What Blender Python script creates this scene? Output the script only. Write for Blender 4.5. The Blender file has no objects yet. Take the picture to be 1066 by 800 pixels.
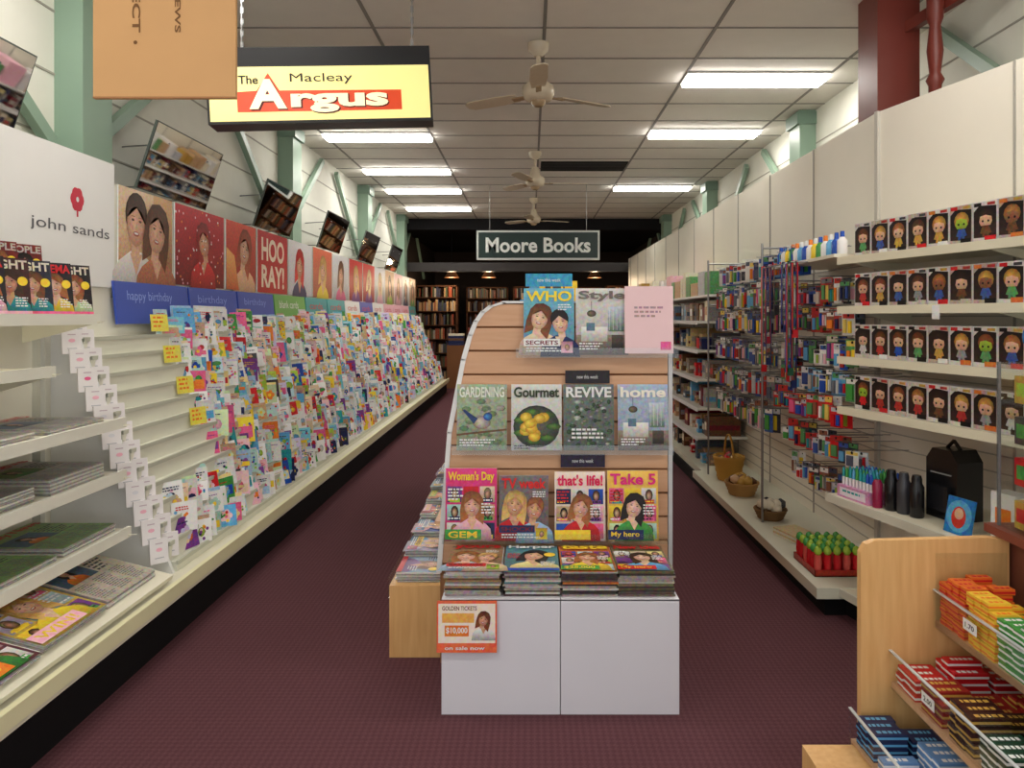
import bpy, math, random
from mathutils import Matrix, Vector
R = random.Random(7)
sc = bpy.context.scene
try:
    sc.view_settings.view_transform = 'Standard'
except Exception:
    pass

def s2l(c):
    return tuple(((x/12.92) if x <= 0.04045 else ((x+0.055)/1.055)**2.4) for x in c)
def rgb(r, g, b):
    return s2l((r/255, g/255, b/255))
def sc_(c, k): return tuple(min(1.0, x*k) for x in c)
WHITE = rgb(238, 238, 236); BLACK = rgb(18, 18, 20); CREAM = rgb(232, 228, 212)
CLR = {k: rgb(*v) for k, v in dict(red=(206, 32, 40), blue=(34, 80, 180), sky=(98, 172, 220), teal=(40, 156, 162),
      green=(70, 156, 72), lime=(166, 200, 66), yellow=(248, 212, 56), orange=(238, 130, 42), pink=(234, 100, 150),
      lpink=(244, 186, 202), purple=(126, 64, 146), navy=(32, 42, 88), brown=(110, 74, 48), tan=(205, 168, 128),
      skin=(226, 180, 150), grey=(150, 150, 150), dgrey=(70, 70, 74), white=(238, 238, 236), cream=(238, 230, 206),
      gold=(200, 158, 72), maroon=(118, 28, 44), dgreen=(28, 80, 54)).items()}
VIV = [CLR[k] for k in ('red', 'blue', 'sky', 'teal', 'green', 'lime', 'yellow', 'orange', 'pink', 'lpink', 'purple', 'navy')]
PAS = [rgb(*v) for v in ((190, 220, 232), (232, 208, 176), (246, 204, 210), (206, 228, 180), (176, 212, 204), (248, 228, 156), (206, 196, 226), (160, 190, 220), (226, 226, 220), (200, 166, 132))]

# ---------------- materials ----------------
def newmat(name):
    m = bpy.data.materials.new(name); m.use_nodes = True
    return m, m.node_tree.nodes, m.node_tree.links, m.node_tree.nodes['Principled BSDF']
def attr_mat(name, rough=0.5, spec=0.5, metal=0.0, var=0.08, scale=30, photo=0.0):
    m, n, l, p = newmat(name)
    a = n.new('ShaderNodeAttribute'); a.attribute_name = 'Col'
    tc = n.new('ShaderNodeTexCoord'); nz = n.new('ShaderNodeTexNoise'); nz.inputs['Scale'].default_value = scale
    l.new(tc.outputs['Object'], nz.inputs['Vector'])
    mr = n.new('ShaderNodeMapRange'); mr.inputs['To Min'].default_value = 1-var; mr.inputs['To Max'].default_value = 1+var*0.5
    l.new(nz.outputs['Fac'], mr.inputs['Value'])
    vm = n.new('ShaderNodeVectorMath'); vm.operation = 'SCALE'
    src = a.outputs['Color']
    if photo > 0:
        n2 = n.new('ShaderNodeTexNoise'); n2.inputs['Scale'].default_value = 60; n2.inputs['Detail'].default_value = 5; n2.inputs['Roughness'].default_value = 0.7
        l.new(tc.outputs['Object'], n2.inputs['Vector'])
        bc = n.new('ShaderNodeBrightContrast'); bc.inputs['Contrast'].default_value = 1.9
        l.new(n2.outputs['Color'], bc.inputs['Color'])
        mx = n.new('ShaderNodeMix'); mx.data_type = 'RGBA'; mx.blend_type = 'SOFT_LIGHT'; mx.inputs['Factor'].default_value = photo
        l.new(a.outputs['Color'], mx.inputs['A']); l.new(bc.outputs['Color'], mx.inputs['B']); src = mx.outputs['Result']
    l.new(src, vm.inputs[0]); l.new(mr.outputs['Result'], vm.inputs['Scale'])
    l.new(vm.outputs['Vector'], p.inputs['Base Color'])
    p.inputs['Roughness'].default_value = rough; p.inputs['Metallic'].default_value = metal
    p.inputs['Specular IOR Level'].default_value = spec
    return m
M_PRINT = attr_mat('printed_paper', 0.38, 0.3, var=0.05, photo=0.6)
M_MATTE = attr_mat('painted_matte', 0.75, 0.2, var=0.06, scale=6)
M_PAINT = attr_mat('painted_satin', 0.4, 0.4, var=0.04, scale=4)
M_METAL = attr_mat('metal', 0.3, 0.5, metal=1.0)
M_PLAST = attr_mat('plastic', 0.25, 0.5)
def wood(name, c1, c2, rough=0.42, vert=False):
    m, n, l, p = newmat(name)
    tc = n.new('ShaderNodeTexCoord'); mp = n.new('ShaderNodeMapping')
    mp.inputs['Scale'].default_value = (14, 14, 1.2) if vert else (1.2, 14, 14)
    nz = n.new('ShaderNodeTexNoise'); nz.inputs['Scale'].default_value = 4; nz.inputs['Detail'].default_value = 6
    cr = n.new('ShaderNodeValToRGB'); cr.color_ramp.elements[0].color = (*c1, 1); cr.color_ramp.elements[1].color = (*c2, 1)
    cr.color_ramp.elements[0].position = 0.3; cr.color_ramp.elements[1].position = 0.7
    l.new(tc.outputs['Object'], mp.inputs['Vector']); l.new(mp.outputs['Vector'], nz.inputs['Vector'])
    l.new(nz.outputs['Fac'], cr.inputs['Fac']); l.new(cr.outputs['Color'], p.inputs['Base Color'])
    p.inputs['Roughness'].default_value = rough
    return m
M_WOOD = wood('beech_laminate', rgb(210, 160, 120), rgb(218, 172, 134))
M_WOODV = wood('beech_laminate_vertical', rgb(218, 166, 104), rgb(230, 184, 122), vert=True)
def clear(name):
    m, n, l, p = newmat(name); n.remove(p)
    t = n.new('ShaderNodeBsdfTransparent'); t.inputs['Color'].default_value = (0.96, 0.98, 0.98, 1)
    g = n.new('ShaderNodeBsdfGlossy'); g.inputs['Roughness'].default_value = 0.05
    mx = n.new('ShaderNodeMixShader'); mx.inputs['Fac'].default_value = 0.05
    l.new(t.outputs[0], mx.inputs[1]); l.new(g.outputs[0], mx.inputs[2]); l.new(mx.outputs[0], n['Material Output'].inputs['Surface'])
    return m
M_CLEAR = clear('clear_acrylic')
def emis(name, col, st):
    m, n, l, p = newmat(name)
    p.inputs['Base Color'].default_value = (*col, 1); p.inputs['Emission Color'].default_value = (*col, 1)
    p.inputs['Emission Strength'].default_value = st
    return m
M_LAMP = emis('fluorescent_diffuser', (1.0, 0.955, 0.89), 21.5)
def attr_emis(name, st):
    m = attr_mat(name, 0.3); n = m.node_tree.nodes; l = m.node_tree.links
    a = [x for x in n if x.type == 'ATTRIBUTE'][0]
    l.new(a.outputs['Color'], n['Principled BSDF'].inputs['Emission Color']); n['Principled BSDF'].inputs['Emission Strength'].default_value = st
    return m
M_LBOX = attr_emis('lightbox_face', 0.4)
def mirror():
    m, n, l, p = newmat('mirror_glass'); p.inputs['Metallic'].default_value = 1; p.inputs['Roughness'].default_value = 0.03
    nz = n.new('ShaderNodeTexNoise'); nz.inputs['Scale'].default_value = 3
    cr = n.new('ShaderNodeValToRGB'); cr.color_ramp.elements[0].color = (0.8, 0.8, 0.8, 1); cr.color_ramp.elements[1].color = (0.9, 0.9, 0.9, 1)
    l.new(nz.outputs['Fac'], cr.inputs['Fac']); l.new(cr.outputs['Color'], p.inputs['Base Color'])
    return m
M_MIRROR = mirror()
def carpet():
    m, n, l, p = newmat('carpet_maroon')
    tc = n.new('ShaderNodeTexCoord'); mp = n.new('ShaderNodeMapping'); mp.inputs['Rotation'].default_value = (0, 0, math.radians(45))
    l.new(tc.outputs['Object'], mp.inputs['Vector'])
    ck = n.new('ShaderNodeTexChecker'); ck.inputs['Scale'].default_value = 60
    ck.inputs['Color1'].default_value = (*rgb(106, 70, 76), 1); ck.inputs['Color2'].default_value = (*rgb(82, 50, 56), 1)
    l.new(mp.outputs['Vector'], ck.inputs['Vector'])
    nz = n.new('ShaderNodeTexNoise'); nz.inputs['Scale'].default_value = 140; nz.inputs['Detail'].default_value = 3
    l.new(tc.outputs['Object'], nz.inputs['Vector'])
    mx = n.new('ShaderNodeMix'); mx.data_type = 'RGBA'; mx.blend_type = 'OVERLAY'; mx.inputs['Factor'].default_value = 0.5
    l.new(ck.outputs['Color'], mx.inputs['A']); l.new(nz.outputs['Fac'], mx.inputs['B'])
    mx2 = n.new('ShaderNodeMix'); mx2.data_type = 'RGBA'; mx2.inputs['Factor'].default_value = 0.6
    mx2.inputs['B'].default_value = (*rgb(94, 61, 66), 1)
    l.new(mx.outputs['Result'], mx2.inputs['A']); l.new(mx2.outputs['Result'], p.inputs['Base Color'])
    bp = n.new('ShaderNodeBump'); bp.inputs['Strength'].default_value = 0.4; bp.inputs['Distance'].default_value = 0.005
    l.new(nz.outputs['Fac'], bp.inputs['Height']); l.new(bp.outputs['Normal'], p.inputs['Normal'])
    p.inputs['Roughness'].default_value = 0.95; p.inputs['Specular IOR Level'].default_value = 0.1
    return m
M_CARPET = carpet()
MATS = [M_PRINT, M_MATTE, M_PAINT, M_METAL, M_PLAST, M_WOOD, M_CLEAR, M_LAMP, M_LBOX, M_MIRROR, M_CARPET, M_WOODV]
PR, MT, PT, ME, PL, WD, CL, LP, LB, MI, CA, WV = range(12)

# ---------------- mesh builder ----------------
def frame(o, r, u):
    r = Vector(r).normalized(); u = Vector(u); n = r.cross(u).normalized(); u = n.cross(r).normalized()
    m = Matrix.Identity(4)
    for i in range(3):
        m[i][0] = r[i]; m[i][1] = u[i]; m[i][2] = n[i]; m[i][3] = o[i]
    return m
I4 = Matrix.Identity(4)
_tc = {}
def text_geo(s, bold):
    k = (s, bold)
    if k in _tc: return _tc[k]
    cu = bpy.data.curves.new('t', 'FONT'); cu.body = s; cu.resolution_u = 3; cu.offset = bold
    ob = bpy.data.objects.new('t', cu); sc.collection.objects.link(ob)
    bpy.context.view_layer.update()
    dg = bpy.context.evaluated_depsgraph_get()
    me = bpy.data.meshes.new_from_object(ob.evaluated_get(dg))
    v = [tuple(x.co) for x in me.vertices]; f = [tuple(p.vertices) for p in me.polygons]
    bpy.data.objects.remove(ob); bpy.data.curves.remove(cu); bpy.data.meshes.remove(me)
    xs = [a[0] for a in v]; ys = [a[1] for a in v]
    x0, y0, w, h = min(xs), min(ys), max(xs)-min(xs), max(ys)-min(ys)
    v = [((a[0]-x0)/w, (a[1]-y0)/h) for a in v]
    _tc[k] = (v, f); return _tc[k]
class MB:
    def __init__(s): s.v = []; s.f = []; s.c = []; s.m = []; s.s = []
    def add(s, pts, faces, col, M=I4, mat=0, sm=False):
        b = len(s.v)
        s.v += [tuple(M @ Vector(p)) for p in pts]
        multi = isinstance(col, list)   # per-vertex colours
        for f in faces:
            s.f.append(tuple(b+i for i in f)); s.c.append([col[i] for i in f] if multi else col); s.m.append(mat); s.s.append(sm)
    def box(s, x0, x1, y0, y1, z0, z1, col=WHITE, M=I4, mat=0):
        P = [(x0, y0, z0), (x1, y0, z0), (x1, y1, z0), (x0, y1, z0), (x0, y0, z1), (x1, y0, z1), (x1, y1, z1), (x0, y1, z1)]
        s.add(P, [(0, 3, 2, 1), (4, 5, 6, 7), (0, 1, 5, 4), (1, 2, 6, 5), (2, 3, 7, 6), (3, 0, 4, 7)], col, M, mat)
    def ext(s, pts, z0, z1, col=WHITE, M=I4, mat=0):
        n = len(pts)
        P = [(a, b, z0) for a, b in pts]+[(a, b, z1) for a, b in pts]
        F = [tuple(range(n-1, -1, -1)), tuple(range(n, 2*n))]+[(i, (i+1) % n, n+(i+1) % n, n+i) for i in range(n)]
        s.add(P, F, col, M, mat)
    def poly(s, pts, z, col, M=I4, mat=0):
        s.add([(a, b, z) for a, b in pts], [tuple(range(len(pts)))], col, M, mat)
    def polyg(s, pts, z, c0, c1, M=I4, mat=0):   # vertical two-tone print
        ys = [p[1] for p in pts]; lo, hi = min(ys), max(ys); d = (hi-lo) or 1
        cols = [tuple(c0[k]+(c1[k]-c0[k])*(p[1]-lo)/d for k in range(3)) for p in pts]
        cx = sum(p[0] for p in pts)/len(pts); cy = sum(ys)/len(ys); t = (cy-lo)/d
        cols.append(tuple(c0[k]+(c1[k]-c0[k])*t for k in range(3))); n = len(pts)
        s.add([(a, b, z) for a, b in pts]+[(cx, cy, z)], [(i, (i+1) % n, n) for i in range(n)], cols, M, mat)
    def rectg(s, x0, y0, x1, y1, z, c0, c1, M=I4, mat=0):
        s.add([(x0, y0, z), (x1, y0, z), (x1, y1, z), (x0, y1, z)], [(0, 1, 2, 3)], [c0, c0, c1, c1], M, mat)
    def rect(s, x0, y0, x1, y1, z, col, M=I4, mat=0):
        s.poly([(x0, y0), (x1, y0), (x1, y1), (x0, y1)], z, col, M, mat)
    def ell(s, cx, cy, rx, ry, z, col, M=I4, mat=0, n=14):
        s.poly([(cx+rx*math.cos(2*math.pi*i/n), cy+ry*math.sin(2*math.pi*i/n)) for i in range(n)], z, col, M, mat)
    def ellg(s, cx, cy, rx, ry, z, c0, c1, M=I4, mat=0, n=16, ox=-0.25, oy=0.2):
        P = [(cx+rx*math.cos(2*math.pi*i/n), cy+ry*math.sin(2*math.pi*i/n), z) for i in range(n)]+[(cx+rx*ox, cy+ry*oy, z)]
        s.add(P, [(i, (i+1) % n, n) for i in range(n)], [c1]*n+[c0], M, mat)
    def lathe(s, prof, col=WHITE, M=I4, mat=0, n=16, sm=True):
        P = []; F = []
        for r, z in prof:
            P += [(r*math.cos(2*math.pi*i/n), r*math.sin(2*math.pi*i/n), z) for i in range(n)]
        for k in range(len(prof)-1):
            for i in range(n):
                j = (i+1) % n; F.append((k*n+i, k*n+j, (k+1)*n+j, (k+1)*n+i))
        s.add(P, F, col, M, mat, sm)
        s.add(P[:n], [tuple(range(n-1, -1, -1))], col, M, mat); s.add(P[-n:], [tuple(range(n))], col, M, mat)
    def rod(s, a, b, r, col=WHITE, mat=0, n=8):
        a = Vector(a); b = Vector(b); d = b-a
        q = d.to_track_quat('Z', 'Y').to_matrix().to_4x4(); q.translation = a
        s.lathe([(r, 0), (r, d.length)], col, q, mat, n)
    def beam(s, a, b, w, h, col, mat=0, up=(0, 0, 1)):
        a = Vector(a); b = Vector(b); d = b-a
        M = frame(a, d, up); s.box(0, d.length, -h/2, h/2, -w/2, w/2, col, M, mat)
    def text(s, t, x, y, w, h, z, col, M=I4, mat=0, bold=0.02):
        v, f = text_geo(t, bold)
        s.add([(x+a*w, y+b*h, z) for a, b in v], f, col, M, mat)
    def build(s, name, parent=None):
        me = bpy.data.meshes.new(name)
        xs = [p[0] for p in s.v]; ys = [p[1] for p in s.v]; zs = [p[2] for p in s.v]
        o = Vector(((min(xs)+max(xs))/2, (min(ys)+max(ys))/2, min(zs)))
        me.from_pydata([(p[0]-o.x, p[1]-o.y, p[2]-o.z) for p in s.v], [], s.f)
        used = sorted(set(s.m)); idx = {m: i for i, m in enumerate(used)}
        for m in used: me.materials.append(MATS[m])
        me.polygons.foreach_set('material_index', [idx[m] for m in s.m])
        me.polygons.foreach_set('use_smooth', s.s)
        ca = me.color_attributes.new('Col', 'FLOAT_COLOR', 'CORNER')
        buf = []
        for f, c in zip(s.f, s.c):
            if isinstance(c, list):
                for q in c: buf += [q[0], q[1], q[2], 1.0]
            else: buf += [c[0], c[1], c[2], 1.0]*len(f)
        ca.data.foreach_set('color', buf)
        me.update()
        ob = bpy.data.objects.new(name, me); sc.collection.objects.link(ob); ob.location = o
        return ob

H = 3.53
# ---------------- room shell ----------------
b = MB(); b.box(-2.75, 2.9, -1.2, 20.1, -0.06, 0, BLACK, mat=CA); b.build('floor')
CEIL = rgb(222, 217, 210)
b = MB(); b.box(-2.75, 2.9, -1.2, 14.9, H, H+0.08, CEIL, mat=MT)
b.box(-2.75, 2.9, 14.9, 20.1, 3.3, 3.38, rgb(20, 19, 22), mat=MT)
b.box(-2.75, 2.9, 14.88, 14.94, 3.3, 3.6, rgb(30, 29, 32), mat=MT)
b.build('ceiling')
b = MB(); TB = rgb(136, 132, 128)
for x in (-2.3, -1.1, 0.1, 1.3, 2.5): b.box(x-0.012, x+0.012, -1.2, 14.88, H-0.006, H+0.002, TB, mat=MT)
y = -0.95
while y < 14.8:
    b.box(-2.65, 2.8, y-0.009, y+0.009, H-0.005, H+0.002, TB, mat=MT); y += 0.6
b.build('trim_1')
LW = rgb(234, 234, 222); GRN = rgb(142, 168, 148)
b = MB(); b.box(-2.75, -2.65, -1.2, 14.9, 0, H, LW, mat=MT); b.box(-2.75, -2.65, 14.9, 20.1, 0, 3.4, rgb(50, 42, 38), mat=MT)
for z in (2.5, 2.85, 3.2): b.box(-2.655, -2.645, -1.2, 14.9, z-0.006, z+0.006, rgb(170, 168, 156), mat=MT)
b.build('wall_left')
b = MB(); b.box(2.8, 2.9, -1.2, 14.9, 0, H, LW, mat=MT); b.box(2.8, 2.9, 14.9, 20.1, 0, 3.4, rgb(50, 42, 38), mat=MT)
for z in (2.5, 2.85, 3.2): b.box(2.795, 2.805, -1.2, 14.9, z-0.006, z+0.006, rgb(170, 168, 156), mat=MT)
b.build('wall_right')
b = MB(); b.box(-2.75, 2.9, 20.0, 20.1, 0, 3.4, rgb(50, 40, 36), mat=MT); b.build('wall_back')
for sx, ys in ((-1, (0.7, 4.15, 7.7, 11.2, 14.4)), (1, (3.6, 7.2, 10.9, 14.4))):
    xw = -2.65 if sx < 0 else 2.8
    for y in ys:
        b = MB(); x0, x1 = sorted((xw, xw-sx*0.16))
        b.box(x0, x1, y-0.14, y+0.14, 0, H, GRN, mat=PT)
        b.box(min(xw, xw-sx*0.19), max(xw, xw-sx*0.19), y-0.16, y+0.16, H-0.14, H-0.02, rgb(120, 146, 130), mat=PT)
        b.build('timber_post')
        b = MB(); xb = xw-sx*0.05
        b.beam((xb, y+0.16, 2.55), (xb, y+1.3, 3.45), 0.05, 0.07, GRN, PT)
        b.beam((xb, y+3.2, 2.45), (xb, y+1.95, 3.42), 0.05, 0.07, GRN, PT)
        b.build('wall_brace')
def troffer(x, y):
    b = MB()
    b.box(x-0.6, x+0.6, y-0.15, y+0.15, H-0.02, H-0.004, WHITE, mat=PT)
    b.box(x-0.585, x+0.585, y-0.135, y+0.135, H-0.045, H-0.0205, WHITE, mat=LP)
    b.build('ceiling_light')
for y in (0.8, 2.9, 6.1, 7.9, 11.25): troffer(1.9, y)  # first two are out of view, added to light the front
for y in (0.8, 3.2, 8.05, 9.95, 11.5, 13.4): troffer(-1.7, y)  # first two likewise unseen, added as fill light
b = MB(); b.box(0.14, 1.28, 9.4, 9.98, H-0.012, H-0.002, rgb(28, 26, 26), mat=MT)
for i in range(6): b.box(0.16, 1.26, 9.45+i*0.09, 9.47+i*0.09, H-0.02, H-0.01, rgb(50, 48, 46), mat=PT)
b.build('ceiling_vent')
def fan(x, y, a0):
    b = MB(); C = rgb(206, 192, 168); D = rgb(160, 136, 104)
    T = Matrix.Translation((x, y, 0))
    b.lathe([(0.03, H-0.10), (0.075, H-0.06), (0.08, H-0.005)], C, T, PL)
    b.lathe([(0.016, H-0.3), (0.016, H-0.08)], C, T, PL)
    b.lathe([(0.05, H-0.43), (0.10, H-0.42), (0.12, H-0.38), (0.12, H-0.33), (0.07, H-0.29), (0.045, H-0.2), (0.03, H-0.19)], C, T, PL, 20)
    b.lathe([(0.03, H-0.47), (0.055, H-0.45), (0.055, H-0.42)], D, T, PL)
    for k in range(3):
        a = math.radians(a0+120*k)
        M = T @ Matrix.Rotation(a, 4, 'Z') @ Matrix.Translation((0, 0, H-0.39)) @ Matrix.Rotation(0.2, 4, 'X')
        b.box(0.08, 0.22, -0.02, 0.02, -0.006, 0.006, D, M, PL)
        b.ext([(0.18, -0.05), (0.35, -0.065), (0.6, -0.06), (0.64, -0.03), (0.64, 0.03), (0.6, 0.06), (0.35, 0.065), (0.18, 0.05)], 0.006, 0.014, C, M, PL)
    b.build('ceiling_fan')
fan(0.06, 5.34, 30); fan(0.06, 8.85, 8); fan(0.06, 12.3, 20)

# ---------------- printed art ----------------
E = 0.0006
def bars(b, M, x, y, w, n, lh, col, z, rng=R):
    for i in range(n):
        xx = x; xe = x+w*rng.uniform(0.6, 1)
        while xx < xe:
            ww = lh*rng.uniform(0.5, 1.5); b.rect(xx, y-i*lh, min(xx+ww, xe), y-i*lh+lh*0.5, z, col, M); xx += ww+lh*0.3
HAIRS = [rgb(60, 35, 20), rgb(205, 165, 96), rgb(112, 66, 36), rgb(34, 26, 24), rgb(150, 90, 50), rgb(225, 200, 150)]
def person(b, M, cx, y0, h, z, hair, top, mn=False):
    hw = h*0.17; t = R.uniform(-0.3, 0.3)
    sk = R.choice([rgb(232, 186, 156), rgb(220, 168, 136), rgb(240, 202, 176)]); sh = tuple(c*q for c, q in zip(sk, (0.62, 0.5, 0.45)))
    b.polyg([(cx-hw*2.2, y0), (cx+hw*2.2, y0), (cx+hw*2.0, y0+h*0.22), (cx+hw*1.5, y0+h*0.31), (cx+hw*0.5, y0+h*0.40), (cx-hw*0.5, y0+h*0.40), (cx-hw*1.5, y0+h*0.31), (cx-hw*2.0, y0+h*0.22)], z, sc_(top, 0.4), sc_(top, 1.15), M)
    b.poly([(cx-hw*0.55, y0+h*0.38), (cx, y0+h*0.2), (cx+hw*0.55, y0+h*0.38)], z+E*0.5, sc_(sk, 0.9), M)
    T = M @ Matrix.Translation((cx, y0+h*0.64, 0)) @ Matrix.Rotation(t, 4, 'Z')
    if not mn:
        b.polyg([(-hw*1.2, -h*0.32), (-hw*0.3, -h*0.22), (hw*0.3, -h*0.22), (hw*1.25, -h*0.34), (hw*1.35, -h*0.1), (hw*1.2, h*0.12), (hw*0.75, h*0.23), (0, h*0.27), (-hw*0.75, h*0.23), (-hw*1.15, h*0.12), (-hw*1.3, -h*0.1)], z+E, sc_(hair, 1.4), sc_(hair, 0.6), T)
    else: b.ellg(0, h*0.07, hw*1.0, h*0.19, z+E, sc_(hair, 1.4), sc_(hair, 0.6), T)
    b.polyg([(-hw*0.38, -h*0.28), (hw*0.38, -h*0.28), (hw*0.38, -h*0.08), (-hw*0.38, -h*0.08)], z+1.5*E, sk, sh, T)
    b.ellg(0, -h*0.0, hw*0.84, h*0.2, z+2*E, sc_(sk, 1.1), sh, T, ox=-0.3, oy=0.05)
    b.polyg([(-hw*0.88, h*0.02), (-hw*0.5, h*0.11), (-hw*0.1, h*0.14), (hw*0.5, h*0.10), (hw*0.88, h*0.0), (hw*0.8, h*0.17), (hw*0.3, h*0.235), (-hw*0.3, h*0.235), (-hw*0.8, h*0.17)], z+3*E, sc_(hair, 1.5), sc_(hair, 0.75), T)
    for sx in (-1, 1):
        b.ell(sx*hw*0.33, h*0.022, hw*0.16, h*0.012, z+3*E, sc_(sh, 0.6), T, n=6); b.ell(sx*hw*0.33, h*0.02, hw*0.07, h*0.010, z+3.2*E, rgb(40, 28, 24), T, n=6)
        b.rect(sx*hw*0.33-hw*0.17, h*0.048, sx*hw*0.33+hw*0.17, h*0.056, z+3.2*E, sc_(sh, 0.7), T)
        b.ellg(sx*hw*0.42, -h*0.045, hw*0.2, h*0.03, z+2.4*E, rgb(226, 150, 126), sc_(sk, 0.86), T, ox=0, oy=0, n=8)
    b.poly([(-hw*0.12, -h*0.045), (hw*0.12, -h*0.045), (hw*0.03, h*0.01)], z+3*E, sc_(sk, 0.78), T)
    b.ell(0, -h*0.092, hw*0.28, h*0.022, z+3*E, rgb(170, 74, 70), T, n=8); b.ell(0, -h*0.088, hw*0.2, h*0.009, z+3.4*E, WHITE, T, n=8)
def cover(b, M, w, h, bg, title, tc, style, rng=R, z=E):
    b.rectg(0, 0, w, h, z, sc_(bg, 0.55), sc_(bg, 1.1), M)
    ac = rng.choice(VIV)
    if style == 'person':
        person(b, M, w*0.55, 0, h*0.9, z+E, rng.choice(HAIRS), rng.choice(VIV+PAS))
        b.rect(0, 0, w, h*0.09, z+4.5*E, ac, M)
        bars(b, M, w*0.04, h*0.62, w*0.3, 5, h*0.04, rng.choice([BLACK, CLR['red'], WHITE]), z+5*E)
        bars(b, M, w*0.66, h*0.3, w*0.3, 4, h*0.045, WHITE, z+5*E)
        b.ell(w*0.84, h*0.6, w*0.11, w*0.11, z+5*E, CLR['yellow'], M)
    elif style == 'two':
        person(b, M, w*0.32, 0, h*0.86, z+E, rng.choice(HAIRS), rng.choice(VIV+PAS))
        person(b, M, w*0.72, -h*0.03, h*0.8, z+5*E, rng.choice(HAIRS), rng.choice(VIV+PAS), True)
        b.rect(0, h*0.13, w*0.72, h*0.24, z+9*E, rng.choice([CLR['yellow'], WHITE, CLR['red'], CLR['navy']]), M)
        b.text(rng.choice(['LOVERS?', 'SHOCK!', 'BABY JOY', 'SECRETS']), w*0.04, h*0.15, w*0.64, h*0.065, z+10*E, rng.choice([CLR['maroon'], BLACK, CLR['blue']]), M)
        bars(b, M, w*0.05, h*0.09, w*0.8, 2, h*0.04, WHITE, z+9*E); bars(b, M, w*0.68, h*0.74, w*0.28, 3, h*0.035, WHITE, z+9*E)
        b.rectg(w*0.74, h*0.03, w*0.97, h*0.2, z+9*E, ac, sc_(ac, 0.4), M); b.ellg(w*0.86, h*0.11, w*0.05, h*0.05, z+10*E, CLR['skin'], CLR['brown'], M, n=8)
    elif style == 'collage':
        for i in range(3):
            for j in range(3):
                c = rng.choice(VIV+PAS+[CLR['tan'], CLR['white']])
                x0, y0 = w*(0.03+i*0.32), h*(0.03+j*0.25)
                b.rectg(x0, y0, x0+w*0.29, y0+h*0.22, z+E, sc_(c, 0.5), c, M)
                if rng.random() < 0.8:
                    b.ellg(x0+w*0.15, y0+h*0.12, w*0.075, h*0.085, z+2*E, rng.choice(HAIRS), BLACK, M, n=10)
                    b.ellg(x0+w*0.15, y0+h*0.11, w*0.052, h*0.06, z+3*E, CLR['skin'], CLR['brown'], M, n=10)
                    b.rect(x0+w*0.05, y0, x0+w*0.25, y0+h*0.055, z+2*E, rng.choice(VIV), M)
                bars(b, M, x0+w*0.02, y0+h*0.02, w*0.24, 1, h*0.04, rng.choice([WHITE, BLACK, CLR['yellow']]), z+4*E)
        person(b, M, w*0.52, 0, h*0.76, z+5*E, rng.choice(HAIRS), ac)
        b.rect(0, h*0.02, w*0.7, h*0.16, z+8.6*E, rng.choice(VIV), M)
        b.text(rng.choice(['$25,000', 'WIN!', 'My hero', 'GEM']), w*0.06, h*0.045, w*0.56, h*0.09, z+9*E, CLR['yellow'], M)
        bars(b, M, w*0.05, h*0.70, w*0.3, 4, h*0.045, rng.choice([WHITE, CLR['red']]), z+9*E); bars(b, M, w*0.7, h*0.5, w*0.26, 4, h*0.04, WHITE, z+9*E)
    elif style == 'food':
        b.ellg(w*0.5, h*0.36, w*0.46, h*0.32, z+E, rgb(110, 112, 96), rgb(44, 50, 42), M, n=20)
        for _ in range(7):
            a = _*math.pi/3.5; b.ellg(w*(0.5+0.34*math.cos(a)), h*(0.36+0.22*math.sin(a)), w*0.15, h*0.055, z+1.5*E, rgb(100, 140, 60), rgb(40, 70, 30), M, n=8)
        for _ in range(10):
            cx, cy = w*rng.uniform(0.28, 0.72), h*rng.uniform(0.2, 0.52)
            b.ellg(cx, cy, w*0.12, h*0.075, z+(2+_*0.3)*E, rgb(252, 226, 90), rgb(190, 140, 20), M, n=10)
        bars(b, M, w*0.06, h*0.06, w*0.5, 2, h*0.035, BLACK, z+6*E)
    elif style == 'room':
        b.rectg(0, 0, w, h*0.3, z+E, rgb(70, 60, 54), rgb(150, 132, 118), M); b.rectg(w*0.1, h*0.2, w*0.6, h*0.42, z+2*E, rgb(170, 166, 160), rgb(240, 237, 230), M)
        b.rect(w*0.2, h*0.36, w*0.36, h*0.48, z+3*E, rgb(90, 116, 140), M); b.rectg(w*0.62, h*0.35, w*0.92, h*0.72, z+2*E, rgb(90, 110, 90), rgb(200, 214, 220), M)
        for q in range(4): b.rect(w*(0.64+0.07*q), h*0.37, w*(0.645+0.07*q), h*0.7, z+3*E, rgb(240, 240, 236), M)
        b.rectg(w*0.68, h*0.1, w*0.9, h*0.3, z+3*E, rgb(30, 26, 24), rgb(90, 76, 64), M); b.ellg(w*0.3, h*0.62, w*0.09, h*0.05, z+3*E, rgb(120, 106, 90), rgb(60, 50, 45), M); b.rect(w*0.296, h*0.66, w*0.304, h*0.8, z+3*E, rgb(60, 50, 45), M)
        bars(b, M, w*0.06, h*0.16, w*0.5, 3, h*0.04, WHITE, z+4*E)
    elif style == 'plant':
        for _ in range(60):
            c = rng.choice([rgb(70, 96, 64), rgb(206, 214, 204), rgb(110, 136, 96), rgb(150, 154, 146), rgb(60, 80, 58)])
            b.ellg(w*rng.uniform(0.08, 0.92), h*rng.uniform(0.06, 0.76), w*rng.uniform(0.03, 0.08), h*rng.uniform(0.015, 0.04), z+(1+_*0.07)*E, c, sc_(c, 0.3), M, n=7)
        bars(b, M, w*0.16, h*0.3, w*0.7, 3, h*0.06, WHITE, z+6*E)
    elif style == 'bird':
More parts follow.
